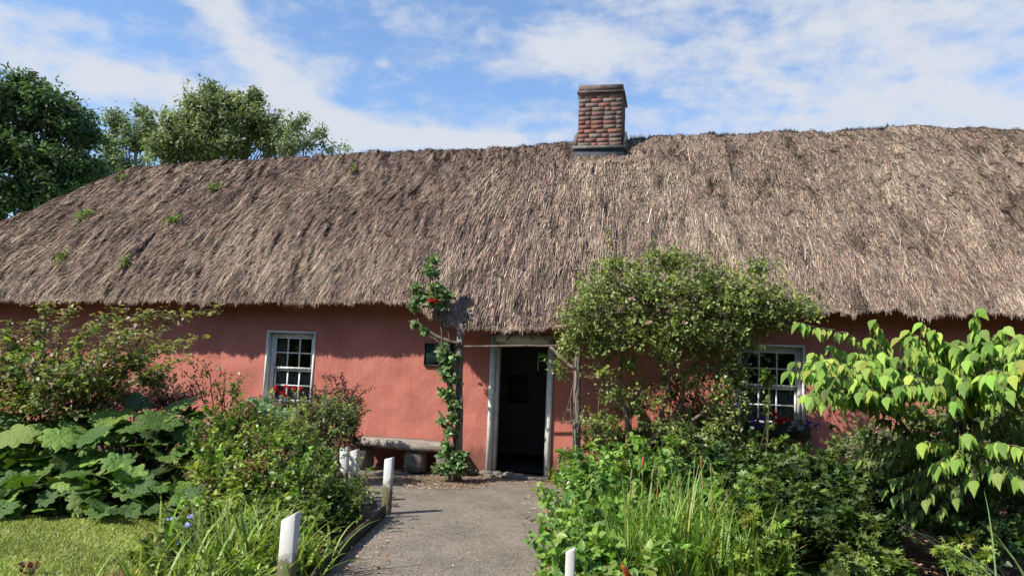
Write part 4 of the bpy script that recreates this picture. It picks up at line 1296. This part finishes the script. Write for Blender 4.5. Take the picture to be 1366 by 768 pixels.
giant('giant_leaf_plant', 'large clump of broad lobed rhubarb-like leaves at the back of the lawn, leftmost', rl(135, -30, 130, 550, 684, 6.9, 8.2, 13, 26) + rl(30, -200, -20, 560, 672, 7.1, 8.2, 20, 32) + [(25, 580, 7.5, 30, AZC, .6), (80, 585, 7.4, 30, AZC + .7, .5), (125, 580, 7.5, 28, AZC - .8, .6)], at(40, 470, 8.0), [(.075, .14, .028), (.105, .185, .036), (.055, .10, .022), (.15, .24, .045)], None)
giant('giant_leaf_plant', 'large clump of broad lobed leaves between the far left clump and the fuchsia', rl(140, 105, 270, 552, 684, 6.9, 8.2, 11, 24) + [(150, 556, 8, 28, AZC, .5), (215, 560, 7.8, 28, AZC + .5, .5), (240, 540, 8.2, 24, AZC - .5, .4), (180, 535, 8.4, 30, AZC + 1, .4)], at(190, 470, 7.9), [(.075, .14, .028), (.105, .185, .036), (.055, .10, .022), (.18, .27, .05)], None)
giant('giant_leaf_plant', 'pale upright lobed leaves just below the left window', [(345, 545, 8.3, 22, AZC + .3, 1.0), (322, 553, 8.2, 20, AZC - .5, .9), (366, 556, 8.2, 20, AZC + .8, .9), (300, 560, 8.1, 18, AZC, .8), (385, 552, 8.3, 13, AZC, .8), (330, 572, 8.0, 16, AZC, .7)], at(345, 470, 8.5), [(.13, .22, .09), (.16, .25, .11)], None)

# fuchsia with hanging red flowers
def fuch(fol, stm, t):
    fl = MB()
    hub = at(300, 590, 8.3); hub[2] = .1
    for (x, y) in ((240, 492), (262, 478), (300, 492), (322, 500), (290, 508)):
        P_ = path_pts([hub, at((x + 300) / 2, y + 35, 8.1), at(x, y, 8.0)], 16, .01)
        stm.tube(P_, np.linspace(.010, .003, 16), 4)
        ps = np.repeat(P_[7:], 5, axis=0) + R.normal(0, .045, (45, 3)); n_ = len(ps)
        fol.inst(OV, OVF, ps, unit(rdir(n_) + [0, 0, -.3]), unit(R.normal(0, .4, (n_, 3)) + [0, 0, 1]), R.uniform(.03, .05, n_), pick(G_OLIVE + PINKISH, n_))
        for p_ in P_[6::1]:
            for k in range(1):
                q = p_ + R.normal(0, .05, 3); q2 = q + [0, 0, -.03]
                fl.tube([q, q + [0, 0, -.02], q2], [.004, .008, .002], 5, (.55, .04, .05))
    for k in range(50):
        q = at(R.uniform(285, 340), R.uniform(535, 610), 7.7); fl.tube([q, q + [0, 0, -.02], q + [0, 0, -.035]], [.004, .009, .002], 5, (.5, .06, .04))
    tag(fl.build('flower', 'petal', t), kind='stuff')


shrub('fuchsia', 'fuchsia with arching twigs of small red flowers left of the window', 'shrub', (300, 470, 8.3), [(300, 575, 7.9, 45, 36, .4, 150), (330, 560, 8.0, 40, 26, .35, 90)], (OV, OVF), .042, G_MID + PINKISH[:1], 9, .13, extra=fuch)
# dark red plants at wall foot
shrub('dark_red_shrub', 'low dark red leaved plant against the wall behind the big leaves', 'shrub', (200, 470, 10.6), [(190, 530, 10.6, 60, 22, .35, 150), (235, 525, 10.6, 40, 18, .3, 80), (130, 540, 10.5, 50, 20, .3, 90)], (SM, SMF), .05, [(.06, .018, .018), (.09, .03, .025), (.05, .03, .02)], 10, .16)
shrub('barberry', 'dark purple barberry with bare arching twigs right of the left window', 'shrub', (450, 480, 10.2), [(440, 535, 10.2, 34, 24, .25, 120), (470, 545, 10.2, 18, 34, .2, 90), (474, 590, 10.2, 14, 30, .2, 60)], (SM, SMF), .035, [(.045, .02, .018), (.07, .028, .025), (.04, .03, .018)], 10, .12, stems=4,
      extra=lambda f, s, t: [(s.tube(path_pts([at(460, 590, 10.2), at((460 + x) / 2, y + 16, 10.1), at(x, y, 10)], 12, .01), np.linspace(.009, .003, 12), 4), f.inst(SM, SMF, np.repeat(path_pts([at(460, 590, 10.2), at((460 + x) / 2, y + 16, 10.1), at(x, y, 10)], 12), 8, axis=0)[30:] + R.normal(0, .02, (66, 3)), rdir(66), rdir(66), R.uniform(.02, .035, 66), pick([(.08, .03, .03), (.10, .05, .035)], 66))) for (x, y) in ((496, 516), (480, 512), (440, 500), (428, 500), (460, 508))])
shrub('variegated_shrub', 'grey-green small leaved shrub between window and bench', 'shrub', (445, 480, 9.6), [(440, 545, 9.6, 28, 20, .3, 150), (462, 560, 9.5, 22, 30, .3, 150), (430, 570, 9.4, 30, 26, .3, 150), (405, 545, 9.5, 20, 16, .25, 70)], (SM, SMF), .036, G_GREY + G_OLIVE, 11, .11)
# mixed bushes of the left bed
shrub('bush', 'yellow-green fine leaved bush in front of the fuchsia', 'bush', (350, 480, 7.8), [(355, 590, 7.8, 45, 36, .45, 260), (315, 610, 7.6, 42, 36, .45, 220), (392, 592, 7.9, 36, 30, .45, 210), (350, 630, 7.3, 60, 34, .5, 260)], (SM, SMF), .045, G_OLIVE + G_BRIGHT, 10, .13, dens=1.15, stems=3)
shrub('bush', 'leafy green bush leaning over the timber edging and paired posts', 'bush', (430, 480, 7.4), [(410, 622, 7.8, 40, 24, .4, 190), (436, 664, 7.4, 40, 34, .45, 290), (410, 660, 7.1, 56, 44, .5, 330), (470, 668, 7.3, 18, 22, .2, 70), (440, 700, 7.0, 46, 26, .35, 200)], (SM, SMF), .048, G_MID + [(.10, .16, .035)], 10, .13, dens=1.15, stems=3)
shrub('herb_clump', 'bright lemon-green leafy clump left of the strap leaves', 'plant', (300, 480, 7.2), [(290, 618, 7.4, 30, 26, .35, 80), (330, 655, 6.9, 40, 22, .4, 90), (275, 660, 7.2, 34, 26, .35, 80)], (OV, OVF), .07, G_BRIGHT, 7, .14, mat='leaf', stems=3)
shrub('geranium', 'low blue flowered geranium spilling onto the lawn edge', 'plant', (240, 480, 5.9), [(235, 740, 5.7, 50, 28, .4, 150), (270, 715, 5.9, 44, 26, .4, 120), (215, 765, 5.4, 44, 26, .35, 110), (300, 750, 5.5, 60, 36, .4, 120)], PAL5, .045, [(.15, .21, .04), (.19, .24, .05), (.11, .17, .035), (.22, .24, .07)], 6, .10, up=1.0, stems=2, stem_mat='stem', stem_r=.005,
      extra=lambda f, s, t: [(lambda m_: (petals(m_, at(x, y, 5.35), .032, 10, (.42, .48, .82), .5), m_.build('flower', 'petal', t)))(MB()) for x, y in ((229, 692), (256, 689), (249, 702), (227, 714), (213, 731), (203, 752), (270, 742), (240, 725))])


def strap_clump(name, label, px, D, n_, ln, wd, pal, rad_=.25, curl=1.5, lean=.5, cat='plant', mat='leaf', tip=None, seg=6, pxs=None):
    b = at(px, 470, D); b[2] = 0; t = thing(name, b, label, cat)
    fol = MB()
    root = b + np.column_stack([R.normal(0, rad_, n_), R.normal(0, rad_ * .8, n_), np.zeros(n_)])
    blades(fol, root, R.uniform(0, 6.28, n_), ln * R.uniform(.6, 1.15, n_), R.uniform(.02, lean, n_), wd * R.uniform(.7, 1.2, n_), pick(pal, n_, .18), seg, R.uniform(.4, 1, n_) * curl, tip)
    fol.build('foliage', mat, t, True)
    return t


strap_clump('daylily', 'large arching clump of strap leaves behind the nearest left post', 330, 5.55, 260, .62, .022, G_BRIGHT + [(.20, .26, .08)], .26, 1.8, .7)
strap_clump('daylily', 'smaller clump of strap leaves right behind the nearest left post', 405, 5.6, 90, .5, .02, G_BRIGHT, .16, 1.8, .7)
strap_clump('daylily', 'strap leaved clump at the bottom edge left of the nearest post', 300, 4.9, 130, .5, .02, G_BRIGHT, .24, 1.8, .7)
shrub('herb_clump', 'low mixed green leaves at the bottom edge left of the path', 'plant', (350, 480, 5.0), [(345, 765, 5.1, 60, 26, .35, 120), (400, 740, 5.6, 30, 26, .3, 80)], (OV, OVF), .05, G_MID + G_BRIGHT, 7, .11, stems=2)
shrub('bush', 'patchwork of larger bright leaves in the middle of the left flower bed', 'bush', (345, 480, 7.0), [(300, 600, 7.4, 30, 22, .3, 60), (385, 640, 7.0, 34, 24, .3, 60), (345, 680, 6.6, 50, 24, .35, 100), (400, 690, 6.5, 34, 20, .3, 60), (310, 560, 7.8, 20, 16, .25, 30)], (OV, OVF), .065, G_BRIGHT + G_MID, 7, .14, stems=2, droop=.4)
shrub('bush', 'rusty brown-leaved sprigs among the green of the left flower bed', 'bush', (350, 480, 7.1), [(345, 622, 7.0, 20, 12, .25, 26), (290, 640, 7.1, 20, 10, .25, 16), (372, 600, 7.4, 16, 10, .2, 14)], (SM, SMF), .045, [(.22, .10, .05), (.28, .14, .08), (.2, .18, .06)], 9, .13, stems=2)
# maroon sprig on lawn and dry tuft
mr_ = at(40, 757, 5.2); mr_[2] = 0
t = thing('maroon_sprig', mr_, 'small maroon leaved sprig standing in the lawn at bottom left', 'plant')
mb = MB(); n_ = 26; c = at(40, 757, 5.2)
mb.inst(OV, OVF, c + R.normal(0, .035, (n_, 3)), unit(rdir(n_) + [0, 0, .6]), rdir(n_), R.uniform(.03, .06, n_), pick([(.13, .02, .02), (.20, .04, .03)], n_)); mb.build('foliage', 'leaf', t)
st = MB(); [st.tube(path_pts([mr_ + R.normal(0, .02, 3) * [1, 1, 0], c + R.normal(0, .03, 3)], 4), .004, 4) for k in range(6)]; st.build('stem', 'bark', t)
tg = at(165, 770, 5.0); tg[2] = 0
t = thing('dry_tuft', tg, 'dry pinkish brown tuft at the lawn edge near the blue geranium', 'plant')
mb = MB(); n_ = 160
blades(mb, tg + np.column_stack([R.normal(0, .14, n_), R.normal(0, .1, n_), np.zeros(n_)]), R.uniform(0, 6.28, n_), R.uniform(.05, .14, n_), R.uniform(0, 1, n_), .012, pick([(.40, .22, .15), (.26, .14, .09)], n_), 4, .9); mb.build('foliage', 'dry', t)

# ------------------------------------------------------------------ window boxes
def flower_box(h, label, reds, blues, whites):
    x0, x1, z0 = h['x0'], h['x1'], h['z0']; t = thing('window_box', ((x0 + x1) / 2, -.16, z0 - .06), label, 'window box', 'window boxes')
    b = MB(); b.box((x0 - .02, -.26, z0 - .10), (x1 + .02, -.07, z0 + .06)); b.build('box', 'dark_wood', t)
    f_ = MB(); s_ = MB(); n_ = 110
    P_ = np.column_stack([R.uniform(x0 - .04, x1 + .04, n_), R.uniform(-.32, -.04, n_), z0 + R.uniform(-.08, .15, n_)]); O_ = unit(R.normal(0, .5, (n_, 3)) + [0, -.4, .8])
    clumps(f_, P_, O_, 6, .10, (OV, OVF), .045, [(.05, .09, .025), (.07, .12, .035), (.06, .05, .03)], .6, .3, s_, twig_r=.003)
    f_.build('foliage', 'leaf', t); s_.build('stem', 'stem', t)
    for nm, lst, cc, rr in (('geranium_flower', reds, (.62, .02, .03), .045), ('lobelia_flower', blues, (.10, .06, .42), .035), ('pale_flower', whites, (.45, .42, .5), .04)):
        if not lst: continue
        for (px, py, nn) in lst:
            m_ = MB()
            for k in range(nn):
                c = onY(px + R.normal(0, 2.2), py + R.normal(0, 1.8), -.43 + R.normal(0, .03)); petals(m_, c, rr * .62, 10, tuple(np.array(cc) * R.uniform(.7, 1.2)), 1)
            m_.build(nm, 'petal', t)


flower_box(WL, 'window box of red geraniums and dark blue lobelia below the left window', [(370, 519, 9), (378, 526, 9), (363, 520, 6), (401, 520, 5), (381, 517, 4), (390, 519, 3)], [(371, 530, 9), (384, 534, 10), (377, 536, 6), (395, 530, 4)], [])
flower_box(WR, 'window box of red geraniums with blue and white lobelia below the right window', [(1034, 552, 9), (1043, 562, 12), (1037, 560, 6), (1050, 561, 5)], [(1005, 562, 10), (1019, 558, 9), (1078, 564, 12), (1089, 569, 8), (1010, 568, 7)], [(1060, 567, 10), (1068, 572, 9), (1052, 572, 8)])

# ------------------------------------------------------------------ right side planting
# big drooping-leaf shrub
vb = at(1285, 470, 6.2); vb[2] = 0
t = thing('drooping_leaf_shrub', vb, 'tall bright green shrub with rows of drooping pointed leaves at right', 'shrub')
fol = MB(); stm = MB(); DROOP = [(0, 0, 0), (.22, .14, .06), (.29, .38, .07), (.16, .70, .01), (0, 1.08, -.16), (-.16, .70, .01), (-.29, .38, .07), (-.22, .14, .06), (0, .45, -.01)]
PALV = [(.18, .30, .045), (.22, .35, .055), (.12, .21, .035), (.27, .39, .065), (.31, .36, .06)]


def droop_branch(ctrl, r0, size, n_lv, pal=PALV, start=.25):
    P_ = path_pts(ctrl, 40, .006)
    stm.tube(P_, np.linspace(r0, .003, 40), 5)
    ts = np.linspace(start, .99, n_lv); ii = (ts * 39).astype(int)
    d = unit(np.gradient(P_, axis=0))[ii]; q = P_[ii]
    for sgn in (-1, 1):
        sd = unit(np.cross(d, [0, 0, 1.0])) * sgn
        yd = unit(sd * .55 + d * .35 + np.array([0, 0, -1.0]) * R.uniform(.8, 1.9, (n_lv, 1)) + R.normal(0, .15, (n_lv, 3)))
        nr = unit(sd * .5 + np.array([0, 0, .3]) + np.array(sdir) * .9 + R.normal(0, .25, (n_lv, 3)))
        fol.inst(DROOP, OVF, q + R.normal(0, .006, q.shape), yd, nr, size * .92 * R.uniform(.55, 1.2, n_lv), pick(pal, n_lv, .16), .78)
    # leaf at the tip
    fol.inst(DROOP, OVF, P_[-1:], unit(d[-1:] + [0, 0, -1.3]), unit(np.array([list(sdir)])), size, pick(pal, 1), 1.1)


H1 = at(1288, 640, 6.2); H2 = at(1290, 560, 6.15); H3 = at(1200, 560, 6.4)
stm.tube(path_pts([vb, H1, H2, at(1300, 520, 6.1)], 12, .01), np.linspace(.045, .02, 12), 8)
stm.tube(path_pts([vb + [-.1, 0, 0], at(1255, 640, 6.3), H3], 12, .01), np.linspace(.03, .014, 12), 8)
tips = [(1060, 482, 5.9), (1052, 495, 5.8), (1066, 430, 6.2), (1085, 470, 6.2), (1110, 460, 6.3), (1166, 426, 6.2), (1200, 450, 6.2), (1212, 440, 6.2), (1230, 430, 6.1), (1245, 440, 6), (1262, 458, 6), (1120, 490, 5.7), (1150, 480, 5.8), (1100, 505, 5.6), (1160, 520, 5.4), (1140, 505, 5.5),
        (1190, 490, 5.6), (1230, 480, 5.6), (1260, 490, 5.5), (1290, 480, 5.5), (1200, 515, 5.3), (1240, 515, 5.2), (1285, 510, 5.2), (1320, 500, 5.1), (1345, 520, 5.1), (1310, 440, 5.9), (1340, 436, 5.8), (1330, 460, 5.7), (1366, 450, 5.6), (1400, 440, 5.8), (1400, 480, 5.4), (1360, 480, 5.4), (1350, 500, 5.2), (1420, 520, 5.2),
        (1270, 535, 5.3), (1130, 530, 5.6), (1090, 520, 5.8), (1302, 412, 6), (1450, 450, 5.6), (1480, 500, 5.5), (1175, 470, 6), (1220, 465, 5.9), (1285, 460, 5.9), (1140, 470, 6.1), (1180, 500, 5.5), (1215, 500, 5.5), (1300, 470, 5.7), (1160, 450, 6.2)]
for (x, y, D) in tips:
    s0 = H2 if x > 1180 else H3
    if x < 1130: mid = at(1150 + R.uniform(-10, 20), (y + 500) / 2 + R.uniform(-8, 14), D + .15)
    else: mid = (s0 + at(x, y - 14, D)) / 2 + [0, 0, R.uniform(.05, .16)]
    droop_branch([s0, mid, at(x, y, D)], .011, .118, int(R.integers(17, 23)), start=.2)
for (x, y, D) in ((1230, 590, 5.2), (1335, 590, 5.1), (1290, 578, 5.1), (1250, 620, 5.2), (1330, 630, 5.0), (1300, 640, 5.1), (1275, 612, 5.2), (1380, 600, 5), (1366, 640, 4.9)):
    droop_branch([H1, (H1 + at(x, y, D)) / 2 + [0, 0, .14], at(x, y, D)], .010, .118, 10, PALV if y < 625 else G_MID + PALV[:2], start=.5)
for k in range(150):   # the dense middle layers
    x = R.uniform(1072, 1460) if k % 2 else R.uniform(1072, 1230); y = R.uniform(446, 548) if x > 1180 else R.uniform(478, 540); D = R.uniform(5.3, 6.8)
    s0 = H2 if x > 1200 else H3
    droop_branch([s0, (s0 + at(x, y, D)) / 2 + [0, 0, .1], at(x, y, D)], .007, .108, 9, PALV + G_MID[:1], start=.45)
for k in range(70):   # lower layers down to the undergrowth
    x = R.uniform(1170, 1440); y = R.uniform(560, 690); D = R.uniform(5.5, 6.6)
    droop_branch([H1, (H1 + at(x, y, D)) / 2 + [0, 0, .08], at(x, y, D)], .006, .10, 9, G_MID + PALV[2:3], start=.4)
for k in range(40):   # inner, shaded tiers
    x = R.uniform(1140, 1400); y = R.uniform(530, 640); D = R.uniform(5.9, 6.9)
    droop_branch([H1 if y > 580 else H2, (H1 + at(x, y, D)) / 2 + [0, 0, .1], at(x, y, D)], .008, .10, 8, G_MID, start=.4)
fol.build('foliage', 'leaf_soft', t, True); stm.build('stem', 'bark', t, True)

# bright herb mass beside the path
shrub('herb_clump', 'lush bright green leafy clump on the right side of the path', 'plant', (800, 490, 6.6), [(790, 655, 7.0, 34, 26, .4, 110), (830, 640, 7.2, 50, 26, .4, 130), (780, 690, 6.2, 34, 30, .4, 130), (825, 690, 6.2, 50, 40, .45, 200), (795, 735, 5.5, 44, 30, .4, 160), (850, 745, 5.3, 60, 34, .45, 180), (800, 775, 5.0, 60, 24, .35, 120), (900, 650, 7.0, 50, 24, .4, 120), (930, 700, 6.2, 60, 34, .4, 150), (790, 630, 7.3, 44, 18, .4, 90), (860, 625, 7.3, 50, 18, .4, 90), (770, 745, 4.9, 34, 34, .25, 110), (830, 760, 4.6, 50, 20, .25, 60), (760, 700, 5.9, 24, 30, .3, 70), (755, 790, 4.4, 30, 24, .2, 60)],
      (OV, OVF), .082, [(.15, .27, .045), (.19, .31, .055), (.11, .21, .04), (.24, .34, .07)], 6, .16, up=.9, droop=.5, stem_mat='stem', stem_r=.007, stems=4, dens=1.1)
shrub('white_phlox', 'small white flowered plant at the path edge by the right pole', 'plant', (775, 490, 8.0), [(775, 633, 8.0, 26, 16, .25, 70), (760, 645, 8.0, 12, 8, .2, 20)], (OV, OVF), .06, G_MID, 5, .10, stem_mat='stem', stems=3, stem_r=.006,
      extra=lambda f, s, t: [(lambda m_: (petals(m_, at(x, y, 7.6), .04, 12, (.72, .70, .68), 1), m_.build('flower', 'petal', t)))(MB()) for x, y in ((757, 628), (762, 624), (768, 626), (764, 632), (772, 630), (750, 634), (756, 637), (770, 622), (766, 629), (759, 633))])
shrub('path_edge_weed', 'small trailing weed creeping onto the tarmac at right', 'weed', (738, 490, 6.0), [(738, 705, 6.1, 18, 12, .2, 40), (745, 720, 5.9, 18, 12, .2, 36), (736, 765, 5.1, 22, 14, .2, 36)], (SM, SMF), .05, G_OLIVE + [(.25, .16, .09)], 6, .10, stem_mat='stem', stems=3, stem_r=.004)
# tall grasses and poker stalks
b = at(905, 480, 5.3); b[2] = 0
t = thing('ornamental_grass', b, 'tall upright green and yellow grass clump with brown seed stalks', 'grass clump')
fol = MB(); n_ = 1300
cx_ = R.uniform(-.45, .62, n_)
root = b + cx_[:, None] * R0 + R.uniform(-.35, .35, n_)[:, None] * np.array([-R0[1], R0[0], 0])
blades(fol, root, R.uniform(0, 6.28, n_), .74 * np.where(R.uniform(0, 1, n_) < .14, R.uniform(1.05, 1.35, n_), R.uniform(.3, 1.05, n_)) * (.75 + .35 * vn(cx_ * 6, cx_ * 0, 3)), R.uniform(.02, .42, n_), .018 * R.uniform(.5, 1.2, n_), pick([(.17, .29, .05), (.21, .33, .055), (.26, .36, .06), (.36, .38, .08), (.14, .25, .04), (.18, .30, .05)], n_, .15), 6, R.uniform(.1, 1.3, n_))
fol.build('foliage', 'leaf', t, True)
stk = MB(); hd_ = MB()
stalks = [(858, 608, 5.6), (935, 608, 5.6), (948, 618, 5.6), (880, 622, 5.7), (905, 636, 5.6), (970, 652, 5.5), (983, 650, 5.5), (893, 640, 5.5), (871, 625, 5.5), (962, 672, 5.3), (843, 625, 5.6)]
for (x, y, D) in stalks:
    tp = at(x, y, D); bt = np.array([*(at(x - 4 + R.normal(0, 6), y + 60, D)[:2]), 0.0])
    P_ = path_pts([bt, (bt + tp) / 2 + R.normal(0, .015, 3), tp], 10); cc = [(.30, .17, .08), (.22, .2, .07), (.35, .24, .10)][R.integers(3)]
    stk.tube(P_, np.linspace(.006, .004, 10), 5, cc)
    hd_.tube(path_pts([tp - (P_[-1] - P_[-2]) * .9, tp], 5), [.004, .007, .008, .006, .002] if x != 858 else [.005, .011, .013, .010, .003], 7, (.30, .10, .05) if x in (858, 935) else (.24, .17, .08), wob=.2)
stk.build('stalk', 'straw', t); hd_.build('seed_head', 'straw', t)
# orange flower bud near camera
ob = at(835, 760, 4.0); ol = ob.copy(); ol[2] = 0
t = thing('orange_flower', ol, 'single orange flower spike at the very bottom right of the path', 'flower')
tp = at(829, 753, 3.95); bt2 = at(846, 778, 4.0)
MB().tube(path_pts([bt2, (tp + bt2) / 2, tp], 7), [.006, .012, .016, .017, .015, .010, .003], 9, (.62, .13, .05), wob=.12).build('flower', 'petal', t, True)
MB().tube(path_pts([ol + [.05, 0, 0], bt2], 6), .005, 5).build('stem', 'stem', t)

# unseen leaf belt added behind the viewer to cut sky fill on the wall
wd = MB(); core = MB()
for k in range(46):
    a = -math.pi * (0.02 + .96 * k / 45); rr = 17 + R.uniform(-1.5, 2.5); c = np.array([1.5 + rr * 1.25 * math.cos(a), -6 + rr * math.sin(a), R.uniform(2.6, 4.0)])
    P_, O_ = blob_pts(c, (2.6, 2.4, R.uniform(3.4, 4.8)), 150, .7, .35, k)
    clumps(wd, P_, O_, 7, 1.0, (SM, SMF), .42, T_DARK + T_MID[:1], .5, .3, sx=1.1)
tag(wd.build('added_leaf_screen', 'leaf_soft'), 'unseen dark belt of foliage added behind the viewer to cut fill light', 'added_leaf_screen', kind='stuff')

# dark palmate ground cover of the shaded bed
shrub('anemone', 'palmate leaved clump at the right end of the grass stalks', 'plant', (1000, 490, 5.3), [(1000, 720, 5.3, 44, 30, .35, 80), (985, 680, 5.6, 36, 24, .35, 60), (1030, 755, 5.0, 40, 20, .3, 50), (960, 765, 5.0, 50, 20, .3, 60)], PAL5, .07, G_BRIGHT + G_MID, 5, .13, up=1.3, stem_mat='stem', stem_r=.005, stems=3)
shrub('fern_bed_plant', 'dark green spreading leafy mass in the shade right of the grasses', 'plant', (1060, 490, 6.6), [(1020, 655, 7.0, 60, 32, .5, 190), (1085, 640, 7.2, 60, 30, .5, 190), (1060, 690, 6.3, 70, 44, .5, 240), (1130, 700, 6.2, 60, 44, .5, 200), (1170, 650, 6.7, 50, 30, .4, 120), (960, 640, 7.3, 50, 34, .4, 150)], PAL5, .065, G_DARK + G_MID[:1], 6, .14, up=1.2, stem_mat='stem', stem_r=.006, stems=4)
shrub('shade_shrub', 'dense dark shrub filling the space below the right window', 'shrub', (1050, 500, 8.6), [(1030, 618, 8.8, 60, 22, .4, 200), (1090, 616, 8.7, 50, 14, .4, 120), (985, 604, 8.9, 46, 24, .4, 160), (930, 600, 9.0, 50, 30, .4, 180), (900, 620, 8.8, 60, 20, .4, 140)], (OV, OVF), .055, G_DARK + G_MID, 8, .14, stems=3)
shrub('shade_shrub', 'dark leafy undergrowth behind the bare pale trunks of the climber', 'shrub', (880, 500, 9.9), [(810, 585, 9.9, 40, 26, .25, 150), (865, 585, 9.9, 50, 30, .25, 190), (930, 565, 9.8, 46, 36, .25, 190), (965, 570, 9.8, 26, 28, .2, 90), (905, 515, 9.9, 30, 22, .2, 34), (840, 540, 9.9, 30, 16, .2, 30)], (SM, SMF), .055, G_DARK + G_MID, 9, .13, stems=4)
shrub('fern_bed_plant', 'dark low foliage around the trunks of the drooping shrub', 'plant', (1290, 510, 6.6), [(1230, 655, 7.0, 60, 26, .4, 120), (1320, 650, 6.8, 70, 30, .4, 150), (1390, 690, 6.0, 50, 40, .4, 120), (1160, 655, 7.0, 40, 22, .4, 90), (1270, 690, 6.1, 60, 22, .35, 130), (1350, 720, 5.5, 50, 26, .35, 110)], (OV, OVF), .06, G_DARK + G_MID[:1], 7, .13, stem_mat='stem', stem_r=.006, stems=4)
shrub('young_plant', 'single pale leaved shoot rising in front of the right window', 'plant', (1022, 500, 8.4), [(1023, 507, 8.5, 7, 12, .1, 14), (1022, 536, 8.5, 4, 18, .06, 6), (1040, 590, 8.3, 14, 8, .1, 14)], (OV, OVF), .07, G_MID, 4, .07, stem_mat='stem', stem_r=.007, stems=2)
shrub('variegated_shrub', 'cream and green fine leaved shrub beneath the drooping branches', 'shrub', (1190, 510, 7.6), [(1155, 592, 7.8, 36, 18, .35, 140), (1200, 595, 7.6, 44, 32, .35, 230), (1225, 625, 7.4, 40, 22, .3, 150), (1165, 615, 7.6, 36, 20, .3, 110)], (SM, SMF), .036, G_GREY + G_OLIVE, 9, .12, stems=3)
shrub('wall_shrub', 'leafy dark green plants against the wall at far right', 'shrub', (1300, 510, 8.4), [(1280, 560, 8.4, 70, 20, .4, 150), (1360, 560, 8.3, 60, 26, .4, 160), (1330, 610, 8.0, 70, 26, .4, 160), (1135, 590, 8.6, 30, 10, .3, 50), (1440, 570, 8.3, 60, 40, .5, 160)], (OV, OVF), .07, G_DARK + G_MID, 7, .15, stems=3)
shrub('herb_clump', 'small light green seedling on the bare soil at lower right', 'plant', (1270, 510, 5.4), [(1268, 738, 5.4, 22, 14, .15, 26), (1290, 755, 5.2, 22, 12, .15, 20)], PAL5, .055, G_BRIGHT, 5, .08, up=1.2, stem_mat='stem', stem_r=.004, stems=2)
shrub('herb_clump', 'dark toothed leaves on the shaded soil left of the bare patch', 'plant', (1180, 510, 5.6), [(1180, 750, 5.5, 34, 16, .25, 50), (1140, 765, 5.2, 40, 16, .25, 40)], PAL5, .075, G_MID, 5, .12, up=1.2, stem_mat='stem', stem_r=.005, stems=2)
strap_clump('strap_plant', 'narrow arching strap leaves in the bottom right corner', 1395, 4.2, 90, .95, .014, [(.10, .17, .05), (.16, .22, .08), (.20, .26, .12)], .15, 1.7, .8)
print('done')
